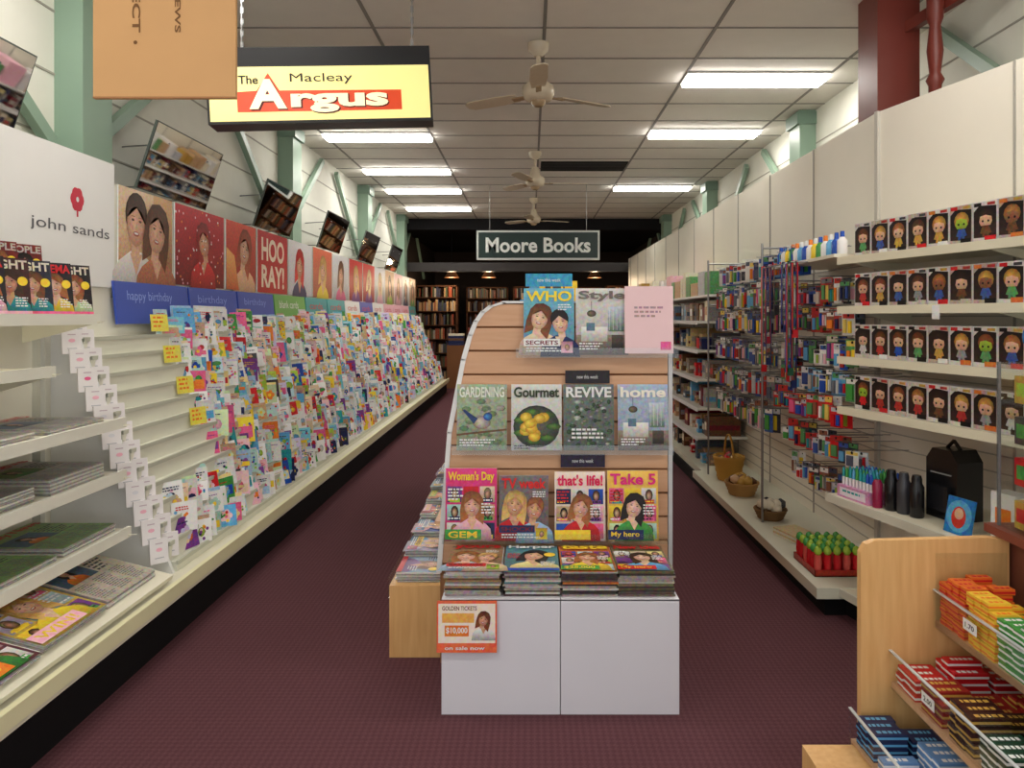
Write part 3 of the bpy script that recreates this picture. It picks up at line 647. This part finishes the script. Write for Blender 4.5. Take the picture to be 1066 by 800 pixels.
for z in (0.88, 1.02, 1.25, 1.48, 1.74): b.rod((1.66, 3.75, z+0.13), (1.66, 6.15, z+0.13), 0.004, CLR['grey'], ME)
b.build('stationery_shelving')
b = MB()
PK = [rgb(*v) for v in ((214, 214, 210), (190, 196, 204), (86, 92, 110), (60, 62, 70), (180, 54, 50), (60, 90, 160), (230, 206, 100), (90, 156, 96), (200, 190, 176), (236, 236, 232), (120, 120, 126), (140, 90, 70))]
def blister(x, y, z, w, h, pal, n=2):
    b.rod((1.95, y-w/2, z+h+0.006), (x-0.03, y-w/2, z+h+0.006), 0.0025, CLR['grey'], ME, 5)
    for k in range(n):
        M = frame((x+k*0.05, y, z-k*0.004), (0.45, -0.9, 0), (0, R.uniform(-0.04, 0.04), 1)); c = R.choice(pal)
        b.box(0, w, 0, h, -0.002, 0, c, M, PR)
        b.rect(w*0.06, h*0.76, w*0.94, h*0.96, E, R.choice(PK), M)
        b.ell(w*0.5, h*0.9, w*0.1, w*0.1, 2*E, BLACK, M, n=6)
        m = R.choice([1, 2, 3])
        for j in range(m):
            xx = w*(0.15+0.75*j/m); b.box(xx, xx+w*0.45/m, h*0.1, h*R.uniform(0.55, 0.72), 0, 0.01, R.choice(PK+VIV), M, PL)
DK = [PK[2], PK[3], PK[1], PK[10], PK[0], PK[5], PK[9], PK[3]]
for z in (0.72, 0.94, 1.16, 1.38, 1.56):
    y = 6.12
    while y > 4.8:
        w = R.choice([0.045, 0.06, 0.075]); blister(1.58, y, z+R.uniform(-0.01, 0.02), w, R.uniform(0.12, 0.18), DK+[R.choice(PK)]); y -= w+0.012
y = 6.1
while y > 4.4: blister(1.60, y, 1.76, 0.09, R.uniform(0.12, 0.17), [CLR['blue'], CLR['sky'], PK[9], CLR['navy'], PK[0]]); y -= 0.105
for z, pal, dx in ((0.93, [CLR['red'], CLR['red'], CLR['red'], PK[9], PK[4]], 0), (1.08, [PK[7], PK[9], CLR['sky'], PK[3]], 0.05), (1.24, [PK[9], PK[8], PK[3], PK[7], CLR['blue']], 0.05), (1.42, [PK[3], PK[11], PK[4], PK[7], PK[0]], 0.05), (1.58, [PK[3], PK[4], PK[5], PK[0]], 0.05), (0.72, [PK[9], CLR['red'], PK[1], PK[3], CLR['red']], 0.06), (0.48, [PK[3], PK[9], PK[11], PK[1]], 0.12)):
    y = 4.68
    while y > 3.72:
        w = R.choice([0.05, 0.065, 0.08]); blister(1.58+dx, y, z+R.uniform(-0.02, 0.02), w, R.uniform(0.08, 0.145), pal); y -= w+0.022
b.build('hanging_stationery_packs')
b = MB()
for k in range(11):
    y = 4.62-k*0.03-(0.2 if k > 3 else 0); c = [CLR['red'], rgb(180, 30, 50), CLR['dgrey'], CLR['navy'], rgb(40, 66, 160), CLR['blue'], CLR['navy'], CLR['red'], CLR['navy'], CLR['dgreen'], CLR['red']][k]
    L = R.uniform(0.3, 0.75); x = 1.48+0.015*(k % 3)
    b.box(x, x+0.004, y-0.010, y, 1.82-L, 1.82, c, mat=PL); b.box(x+0.03, x+0.034, y-0.010, y, 1.84-L, 1.82, c, mat=PL); b.box(x, x+0.034, y-0.010, y, 1.815, 1.822, c, mat=PL)
    b.box(x, x+0.034, y-0.010, y, 1.80-L, 1.845-L, c, mat=PL); b.rod((x+0.017, y-0.005, 1.80-L), (x+0.017, y-0.005, 1.77-L), 0.006, CLR['grey'], ME)
b.rod((1.95, 4.45, 1.81), (1.48, 4.45, 1.81), 0.004, CLR['grey'], ME); b.rod((1.49, 4.65, 1.812), (1.49, 4.02, 1.812), 0.004, CLR['grey'], ME); b.rod((1.95, 4.05, 1.81), (1.48, 4.05, 1.81), 0.004, CLR['grey'], ME)
b.build('lanyards')
b = MB()
for k in range(14):
    y = 4.65-k*0.07; c = [CLR['blue'], CLR['white'], CLR['yellow'], CLR['green'], CLR['white'], CLR['sky']][k % 6]
    T = Matrix.Translation((1.62, y, 1.825)); b.lathe([(0.024, 0), (0.026, 0.01), (0.026, 0.07), (0.012, 0.09)], c, T, PL, 10); b.lathe([(0.013, 0.09), (0.011, 0.12)], R.choice([CLR['blue'], WHITE, CLR['orange']]), T, PL, 8)
b.box(1.56, 1.95, 3.7, 4.7, 1.806, 1.824, rgb(225, 222, 205), mat=PT)
b.build('glue_bottles')
b = MB()
SC = [CLR['dgrey'], CLR['white'], CLR['navy'], CLR['brown'], CLR['tan'], CLR['maroon'], CLR['cream'], CLR['grey'], rgb(180, 176, 168), rgb(60, 60, 66), rgb(150, 130, 110), CLR['sky'], CLR['red'], rgb(90, 110, 130), rgb(230, 210, 150)]
for z in (0.155, 0.42, 0.68, 0.94, 1.20, 1.46):
    y = 6.5
    while y < 14.1:
        w = R.uniform(0.02, 0.12); h = R.uniform(0.06, 0.19); c = R.choice(SC)
        x0 = 1.56+R.uniform(0, 0.1); b.box(x0, 1.9, y, y+w, z+0.001, z+h, c)
        if w > 0.05: b.box(x0-0.002, x0, y+w*0.15, y+w*0.85, z+h*0.3, z+h*0.7, R.choice(SC+[WHITE]))
        b.box(x0+0.01, 1.89, y-0.002, y, z+h*0.3, z+h*0.55, R.choice(SC))
        y += w+0.012
b.build('shelf_stock')
b = MB()
y = 6.4
while y < 14.1:
    h = R.uniform(0.12, 0.3); w = R.uniform(0.1, 0.3); b.box(1.6, 1.9, y, y+w, 1.701, 1.70+h, R.choice([CLR['lpink'], CLR['white'], CLR['tan'], PK[7], CLR['gold'], PK[1], CLR['cream']])); y += w+0.03
b.box(1.58, 1.95, 6.4, 14.2, 1.68, 1.70, WHITE, mat=PT)
b.build('gift_bag_row')
def basket(x, y, r, h, c, handle=False, fill=None):
    b = MB(); T = Matrix.Translation((x, y, 0.156))
    prof = []
    for k in range(9):
        t = k/8; prof.append((r*(0.7+0.3*t)+(0.004 if k % 2 else -0.002), h*t))
    prof += [(r-0.012, h), (r*0.68, 0.012)]
    b.lathe(prof, c, T, MT, 18)
    if handle:
        P = [(x, y+r*math.cos(a*math.pi/10), 0.156+h+r*1.3*math.sin(a*math.pi/10)) for a in range(11)]
        for p, q in zip(P, P[1:]): b.rod(p, q, 0.009, c, MT, 6)
    if fill:
        for k in range(14):
            a = k*2.4; rr = r*0.6*math.sqrt(k/14); b.lathe([(0.005, 0), (0.035, 0.02), (0.035, 0.05), (0.005, 0.07)], R.choice(fill), Matrix.Translation((x+rr*math.cos(a), y+rr*math.sin(a), 0.156+h*0.6+R.uniform(0, 0.03))), PL, 8)
    b.build('wicker_basket')
basket(1.60, 5.45, 0.13, 0.10, rgb(170, 130, 76), False, [CLR['tan'], CLR['gold'], CLR['brown']]); basket(1.60, 4.80, 0.11, 0.07, rgb(120, 90, 56), False, [CLR['tan'], CLR['cream'], CLR['dgrey']])
basket(1.64, 5.95, 0.13, 0.2, rgb(186, 140, 62), True, [CLR['red'], CLR['gold'], CLR['brown']])
b = MB(); M = frame((1.50, 4.45, 0.157), (0.3, -1, 0), (1, 0.3, 0)); 
for k in range(4): b.box(0, 0.24, 0, 0.16, k*0.012, k*0.012+0.01, rgb(216, 196, 150) if k % 2 else CREAM, M)
b.build('booklet_stack')
b = MB(); b.box(1.47, 1.72, 3.72, 4.02, 0.156, 0.162, rgb(150, 40, 30)); 
for (a, c_, d, e) in ((1.47, 1.475, 3.72, 4.02), (1.715, 1.72, 3.72, 4.02), (1.47, 1.72, 3.72, 3.725), (1.47, 1.72, 4.015, 4.02)): b.box(a, c_, d, e, 0.156, 0.19, rgb(170, 50, 35))
for i in range(5):
    for j in range(6):
        T = Matrix.Translation((1.495+i*0.05, 3.745+j*0.05, 0.163)); b.lathe([(0.018, 0), (0.021, 0.06), (0.018, 0.10)], CLR['red'] if (i+j) % 3 else rgb(220, 90, 80), T, PL, 8)
        b.lathe([(0.012, 0.10), (0.022, 0.115), (0.016, 0.135), (0.004, 0.145)], CLR['green'] if j % 2 else CLR['lime'], T, PL, 8)
b.build('novelty_candy_tray')

# ---- angled bay ----
d = Vector((0.262, -0.965, 0)); O = Vector((1.95, 4.05, 0))
A = frame(O, d, (0, 0, 1))
b = MB(); SH = rgb(232, 226, 202)
b.box(0, 1.75, 0, 2.65, -0.05, 0, rgb(234, 228, 214), A, PT)
for k in range(1, 3): b.box(0.85*k-0.006, 0.85*k+0.006, 0, 2.65, 0, 0.004, rgb(170, 166, 156), A, PT)
b.box(0, 0.025, 0, 2.65, 0, 0.02, rgb(190, 186, 176), A, PT)
for k in range(16): b.box(0.03, 1.7, 0.7+k*0.08, 0.706+k*0.08, 0, 0.004, rgb(185, 181, 170), A, PT)
FZ = (1.80, 1.55, 1.295, 1.04)
for z in FZ:
    b.box(0.25, 1.7, z-0.018, z, 0, 0.45, SH, A, PT); b.box(0.25, 1.7, z-0.034, z+0.004, 0.45, 0.462, rgb(236, 230, 204), A, PT)
    for t in (0.25, 1.05): b.ext([(0, z-0.018), (0.4, z-0.018), (0, z-0.10)], 0, 0.005, SH, A @ Matrix.Translation((t, 0, 0)) @ Matrix(((0, 0, 1, 0), (0, 1, 0, 0), (1, 0, 0, 0), (0, 0, 0, 1))), PT)
for z in (0.60, 0.15):
    b.box(0.25, 1.7, z-0.02, z, 0, 0.52, SH, A, PT); b.box(0.25, 1.7, z-0.036, z+0.004, 0.52, 0.532, rgb(226, 224, 205), A, PT)
b.box(0.27, 1.7, 0, 0.12, 0, 0.46, BLACK, A, MT)
b.box(0.86, 0.90, 1.49, 1.55, 0.463, 0.465, WHITE, A, PR)
b.build('collectibles_shelving')
b = MB()
OR = rgb(215, 120, 56)
for zi, z in enumerate(FZ):
    t = 0.33
    while t < 1.6:
        w, h, dp = 0.112, 0.165, 0.09
        M = A @ Matrix.Translation((t, z+0.001, 0.42)) 
        side = [OR, rgb(200, 70, 60), rgb(230, 190, 150), OR][zi]
        b.box(0, w, 0, h, -dp, 0, rgb(226, 222, 220), M)
        b.box(-0.0006, 0, 0.01, h*0.75, -dp+0.01, -0.01, side, M)
        b.rect(0.002, 0.002, w-0.002, h-0.002, E, R.choice([rgb(222, 218, 212), rgb(214, 206, 198), rgb(190, 170, 160)]), M)
        b.polyg([(0.004, 0.020), (w-0.004, 0.016), (w-0.004, h*0.86), (0.03, h*0.9), (0.004, h*0.76)], 2*E, rgb(56, 40, 38), rgb(22, 18, 20), M)
        hr = R.choice([rgb(110, 60, 30), rgb(50, 36, 32), rgb(200, 150, 70), rgb(140, 76, 44), rgb(96, 62, 40), rgb(170, 110, 60)])
        sk = rgb(232, 186, 154) if R.random() < 0.9 else R.choice([CLR['grey'], CLR['lime'], rgb(150, 100, 70)])
        cx = w*0.54; b.ellg(cx, h*0.60, 0.037, 0.037, 3*E, sc_(hr, 1.5), sc_(hr, 0.6), M, n=12)
        b.polyg([(cx-0.030, h*0.5), (cx-0.022, h*0.40), (cx+0.022, h*0.40), (cx+0.030, h*0.5), (cx+0.027, h*0.61), (cx, h*0.66), (cx-0.025, h*0.63)], 4*E, sc_(sk, 0.7), sc_(sk, 1.1), M)
        for s in (-1, 1): b.ell(cx+s*0.013, h*0.51, 0.005, 0.005, 5*E, BLACK, M, n=8)
        oc = R.choice([CLR['grey'], CLR['brown'], CLR['red'], CLR['blue'], PK[0], PK[4], PK[7], PK[5], CLR['gold']])
        b.poly([(cx-0.017, 0.02), (cx-0.004, 0.02), (cx, 0.035), (cx+0.004, 0.02), (cx+0.017, 0.02), (cx+0.015, h*0.2), (cx+0.027, h*0.22), (cx+0.015, h*0.4), (cx-0.015, h*0.4), (cx-0.027, h*0.22), (cx-0.015, h*0.2)], 3*E, oc, M)
        b.rect(w*0.5, 0.004, w-0.004, 0.024, 5*E, R.choice([OR, CLR['red'], WHITE, PK[8], BLACK]), M)
        b.rect(0.006, h*0.88, w*0.36, h*0.97, 3*E, R.choice([OR, BLACK, CLR['red'], PK[8]]), M); b.rect(w*0.6, h*0.89, w*0.92, h*0.96, 3*E, R.choice([CLR['dgrey'], CLR['gold'], PK[4]]), M)
        t += w+0.004
b.build('boxed_collectible_figures')
def P(t, z, o): return A @ Matrix.Translation((t, z, o)) @ Matrix.Rotation(-math.pi/2, 4, 'X')
b = MB(); M = A @ Matrix.Translation((0.30, 0.601, 0.30))
b.box(0, 0.22, 0, 0.06, 0, 0.2, rgb(215, 150, 190), M); b.rect(0.02, 0.01, 0.2, 0.05, 0.2006, rgb(240, 228, 240), M); bars(b, M, 0.04, 0.03, 0.14, 1, 0.02, CLR['teal'], 0.2012)
for i in range(9):
    for j in range(5):
        q = P(0.315+i*0.024, 0.62, 0.32+j*0.038); c = R.choice([CLR['teal'], CLR['green'], CLR['sky'], CLR['sky'], CLR['blue'], CLR['teal']]); b.lathe([(0.008, 0), (0.008, 0.08)], WHITE, q, PL, 8); b.lathe([(0.009, 0.08), (0.008, 0.11), (0.004, 0.125)], c, q, PL, 8)
b.build('pen_display_box')
b = MB()
for i, t in enumerate((0.60, 0.665, 0.73)):
    q = P(t, 0.601, 0.44-0.01*i); c = rgb(22, 22, 26) if i != 1 else rgb(60, 60, 66); hh = 0.17
    b.lathe([(0.028, 0), (0.031, 0.006), (0.031, hh*0.8), (0.022, hh*0.9), (0.022, hh), (0.018, hh*1.1)], c, q, PL, 18)
b.lathe([(0.022, 0), (0.024, 0.11), (0.014, 0.13)], rgb(150, 30, 70), P(0.545, 0.601, 0.47), PL, 14)
b.build('drink_bottles')
b = MB(); M = A @ Matrix.Translation((0.70, 0.601, 0.2))
b.ext([(0, 0), (0.17, 0), (0.17, 0.26), (0.135, 0.31), (0.035, 0.31), (0, 0.26)], 0, 0.14, rgb(24, 24, 27), M, PL)
b.ext([(0.03, 0.04), (0.14, 0.04), (0.14, 0.15), (0.03, 0.15)], 0.14, 0.165, rgb(34, 34, 38), M, PL); b.box(0.03, 0.14, 0.2, 0.205, 0.14, 0.146, CLR['grey'], M, PL)
for s in (0.05, 0.12): b.rod(tuple(M @ Vector((s, 0.31, 0.07))), tuple(M @ Vector((0.085, 0.345, 0.07))), 0.008, BLACK, PL)
b.build('school_backpack')
b = MB(); M = A @ Matrix.Translation((0.925, 0.602, 0.47)) @ Matrix.Rotation(-0.2, 4, 'X')
b.box(0, 0.13, 0, 0.15, -0.01, 0, rgb(40, 120, 190), M); b.ell(0.065, 0.075, 0.062, 0.066, E, rgb(90, 170, 215), M, n=24); b.ell(0.065, 0.07, 0.035, 0.045, 2*E, rgb(205, 60, 50), M, n=16); b.ell(0.065, 0.085, 0.022, 0.024, 3*E, CLR['skin'], M)
b.build('party_plate_pack')
b = MB()
for k in range(4):
    M = A @ Matrix.Translation((1.09+k*0.13, 0.602, 0.40)); c = R.choice([CLR['sky'], CLR['white'], CLR['orange']]); b.box(0, 0.11, 0, 0.2, -0.08, 0, c, M); b.rect(0.02, 0.05, 0.09, 0.14, E, R.choice(VIV), M)
b.build('boxed_toy')

BR = rgb(112, 44, 34)
b = MB(); b.box(2.13, 2.39, 4.42, 4.68, 0, H, BR, mat=PT); b.build('timber_column')
b = MB(); T = Matrix.Translation((2.36, 4.2, 0))
b.lathe([(0.035, 2.1), (0.035, 2.85), (0.05, 2.88), (0.03, 2.92), (0.045, 3.05), (0.03, 3.2), (0.045, 3.24), (0.045, H)], BR, T, PT)
b.beam((2.28, 4.5, 3.26), (2.62, 3.9, 3.42), 0.05, 0.07, BR, PT); b.lathe([(0.035, 0), (0.035, 2.1)], BR, T, PT); b.build('turned_baluster')

# ---------------- CONFECTIONERY STAND ----------------
b = MB()
Fe = frame((0, 2.16, 0), (1, 0, 0), (0, 0, 1)); b.ext([(0.98, 0.0), (1.42, 0.0), (1.42, 0.84), (1.36, 0.845), (1.02, 0.835), (0.995, 0.825), (0.98, 0.80)], 0, 0.025, WHITE, Fe, WV)
tiers = ((1.20, 0.60, 0.24), (1.07, 0.42, 0.14), (0.95, 0.25, 0.13))
y0, y1 = 0.9, 2.135
for x, z, hh in tiers:
    b.box(x, 1.42, y0, y1, z-0.018, z, WHITE, mat=WD); b.box(x-0.006, x, y0, y1, z-0.018, z+0.09, WHITE, mat=CL); b.box(x-0.0075, x+0.001, y0, y1, z+0.09, z+0.0935, rgb(200, 205, 205), mat=PL)
    for yd in (1.3, 1.72): b.box(x, 1.41, yd-0.002, yd+0.002, z, z+0.13, WHITE, mat=CL)
b.box(1.2, 1.41, y1-0.004, y1, 0.6, 0.80, WHITE, mat=CL)
b.box(0.95, 1.4, y0, y1, 0.0, 0.23, WHITE, mat=WV)
b.box(0.80, 0.98, 1.2, 2.12, 0.0, 0.24, WHITE, mat=WV)
b.build('confectionery_stand')
b = MB()
def bars3(x0, x1, z, y0, y1, cols, bl=0.10, bw=0.032, bh=0.02, maxn=5, gap=0.16):
    x = x0
    while x+bl < x1:
        y = y1; k = 0
        while y-gap > y0:
            c, c2 = cols[k % len(cols)]; k += 1
            n = R.randint(max(2, maxn-2), maxn); yy = y-0.005
            while yy-bw > y-gap:
                for q in range(n-(1 if R.random() < 0.4 else 0)):
                    dx = R.uniform(-0.004, 0.004)
                    b.box(x+dx, x+bl+dx-0.004, yy-bw+0.002, yy, z+0.001+q*bh, z+q*bh+bh-0.001, c, mat=PL)
                    b.box(x+dx-0.0006, x+dx+bl-0.0034, yy-bw+0.0014, yy+0.0006, z+q*bh+bh*0.3, z+q*bh+bh*0.6, c2, mat=PL)
                    xx = x+dx+bl*0.15
                    while xx < x+dx+bl*0.75:
                        ww = R.uniform(0.006, 0.014); b.rect(xx, yy-bw*0.72, xx+ww, yy-bw*0.34, z+q*bh+bh-0.0004, c2, mat=PL); xx += ww+0.004
                yy -= bw
            y -= gap
        x += bl+0.01
w_ = CLR['white']
bars3(1.205, 1.415, 0.60, 0.95, 2.12, [(rgb(226, 110, 40), CLR['red']), (rgb(240, 196, 60), CLR['orange']), (CLR['green'], w_), (CLR['yellow'], CLR['green']), (rgb(210, 50, 90), w_)], 0.065, 0.03, 0.018, 8, 0.13)
bars3(1.078, 1.41, 0.42, 0.95, 2.12, [(CLR['red'], w_), (rgb(150, 40, 36), CLR['gold']), (rgb(60, 30, 28), CLR['gold']), (rgb(34, 70, 52), w_), (rgb(90, 96, 60), CLR['lime'])], 0.10, 0.034, 0.02, 5, 0.13)
bars3(0.958, 1.41, 0.25, 0.95, 2.12, [(rgb(40, 50, 90), CLR['sky']), (rgb(110, 150, 200), w_), (rgb(190, 196, 200), rgb(60, 120, 90)), (rgb(50, 50, 55), CLR['gold'])], 0.10, 0.034, 0.02, 4, 0.13)
b.build('confectionery_bars')
b = MB(); 
for x, y, z, t in ((1.193, 1.98, 0.645, '1.70'), (1.063, 1.95, 0.46, '2.00'), (1.063, 1.5, 0.46, '1.95'), (1.193, 1.6, 0.645, '2.50')):
    M = frame((x-0.003, y, z), (0, -1, 0), (0, 0, 1)); b.box(0, 0.06, 0, 0.03, 0, 0.001, WHITE, M); b.text(t, 0.01, 0.008, 0.04, 0.014, 0.0016, BLACK, M)
b.build('price_tags')
b = MB(); b.box(1.43, 2.05, 0.9, 2.19, 0.0, 0.845, rgb(110, 60, 45), mat=PT); b.box(1.385, 2.1, 0.88, 2.2, 0.847, 0.872, rgb(130, 66, 50), mat=PT); b.build('sales_counter')
b = MB(); x0, x1, ya, yb = 1.405, 1.75, 1.85, 2.17
for z in (0.874, 1.0, 1.12, 1.24, 1.36): b.box(x0, x1, ya, yb, z, z+0.005, WHITE, mat=CL)
for xa in (x0, x1-0.005): b.box(xa, xa+0.005, ya, yb, 0.874, 1.365, WHITE, mat=CL)
b.box(x0, x1, yb-0.005, yb, 0.874, 1.365, WHITE, mat=CL)
for xa in (x0, x1-0.008):
    for yq in (ya, yb-0.008): b.box(xa, xa+0.008, yq, yq+0.008, 0.874, 1.365, rgb(130, 130, 130), mat=PL)
for z in (0.881, 1.007, 1.127, 1.247):
    for k in range(3):
        for j in range(2):
            xx = x0+0.02+j*0.11; yy = ya+0.03+k*0.09
            b.box(xx, xx+0.07, yy, yy+0.06, z, z+0.08, R.choice([CLR['brown'], CLR['sky'], CLR['dgrey'], CLR['gold'], CLR['red']])); b.box(xx-0.001, xx, yy+0.01, yy+0.05, z+0.02, z+0.06, R.choice(VIV)); b.box(xx+0.01, xx+0.06, yy-0.001, yy, z+0.02, z+0.06, R.choice(VIV))
b.build('acrylic_display_case')
b = MB(); q = Matrix.Translation((1.50, 2.1, 1.366)); 
b.lathe([(0.03, 0), (0.03, 0.008), (0.01, 0.012), (0.01, 0.03)], BLACK, q, PL)
b.lathe([(0.055*math.sin(math.pi*k/12)+0.0005, 0.075-0.055*math.cos(math.pi*k/12)) for k in range(13)], rgb(50, 120, 190), q, PL, 24); b.build('desk_globe')

# ---------------- BACK BOOKSHOP ----------------
def bookcase(x0, x1, y, h):
    b = MB(); c = rgb(84, 54, 36)
    b.box(x0, x1, y+0.26, y+0.28, 0, h, c, mat=MT)
    for x in (x0, x1-0.03): b.box(x, x+0.03, y, y+0.28, 0, h, c, mat=MT)
    z = 0.08
    while z < h-0.2:
        b.box(x0, x1, y, y+0.27, z-0.02, z, c, mat=MT); x = x0+0.04
        while x < x1-0.08:
            w = R.uniform(0.02, 0.05); hh = R.uniform(0.18, 0.26)
            if R.random() < 0.8: b.box(x, x+w-0.003, y+0.03, y+0.22, z+0.001, z+hh, R.choice([rgb(150, 70, 44), rgb(190, 156, 110), rgb(60, 64, 84), rgb(170, 160, 146), rgb(110, 76, 50), rgb(76, 84, 60), rgb(80, 50, 40)]))
            x += w
        z += 0.31
    b.box(x0, x1, y, y+0.28, h-0.03, h, c, mat=MT); b.build('bookcase')
for x0, yb in ((-2.6, 16.0), (-1.5, 16.9), (-0.4, 16.6), (0.7, 16.9), (1.7, 16.2)): bookcase(x0, x0+0.98, yb, 2.2)
b = MB(); b.box(-2.65, 2.8, 14.6, 14.75, 2.42, 2.6, rgb(46, 40, 38), mat=PT); b.build('trim_2')
b = MB(); b.box(-1.75, -1.35, 15.1, 15.5, 0, 0.9, rgb(130, 86, 54), mat=MT)
for k in range(5): b.box(-1.72, -1.40, 15.12, 15.4, 0.901+k*0.05, 0.945+k*0.05, R.choice([CLR['cream'], CLR['brown'], CLR['tan'], CLR['navy']]))
b.build('book_table')
for x, y in ((-1.7, 15.6), (-0.9, 15.6), (1.4, 15.7)):
    b = MB(); b.rod((x, y, 2.55), (x, y, 3.3), 0.008, BLACK, ME); b.lathe([(0.16, 2.35), (0.05, 2.52), (0.02, 2.56)], rgb(120, 80, 50), Matrix.Translation((x, y, 0)), PT)
    b.lathe([(0.02, 2.36), (0.045, 2.38), (0.045, 2.42), (0.02, 2.45)], WHITE, Matrix.Translation((x, y, 0)), LP, 10)
    lo = b.build('pendant_lamp')
    li = bpy.data.lights.new('pendant_bulb', 'POINT'); li.energy = 16; li.color = (1, 0.72, 0.45); li.shadow_soft_size = 0.06
    bo = bpy.data.objects.new('pendant_bulb', li); sc.collection.objects.link(bo); bo.parent = lo; bo.location = (0, 0, -0.1)

# ---------------- world & camera ----------------
w = bpy.data.worlds.new('world'); sc.world = w; w.use_nodes = True
w.node_tree.nodes['Background'].inputs['Color'].default_value = (0.98, 0.98, 1.0, 1)
w.node_tree.nodes['Background'].inputs['Strength'].default_value = 1.25
cam = bpy.data.cameras.new('camera'); co = bpy.data.objects.new('camera', cam); sc.collection.objects.link(co)
co.location = (0, 0, 1.5); co.rotation_euler = (math.pi/2, 0, 0)
cam.sensor_width = 36; cam.lens = 750/1066*36; cam.shift_x = -19/1066; cam.shift_y = -70/1066; cam.clip_start = 0.05
sc.camera = co
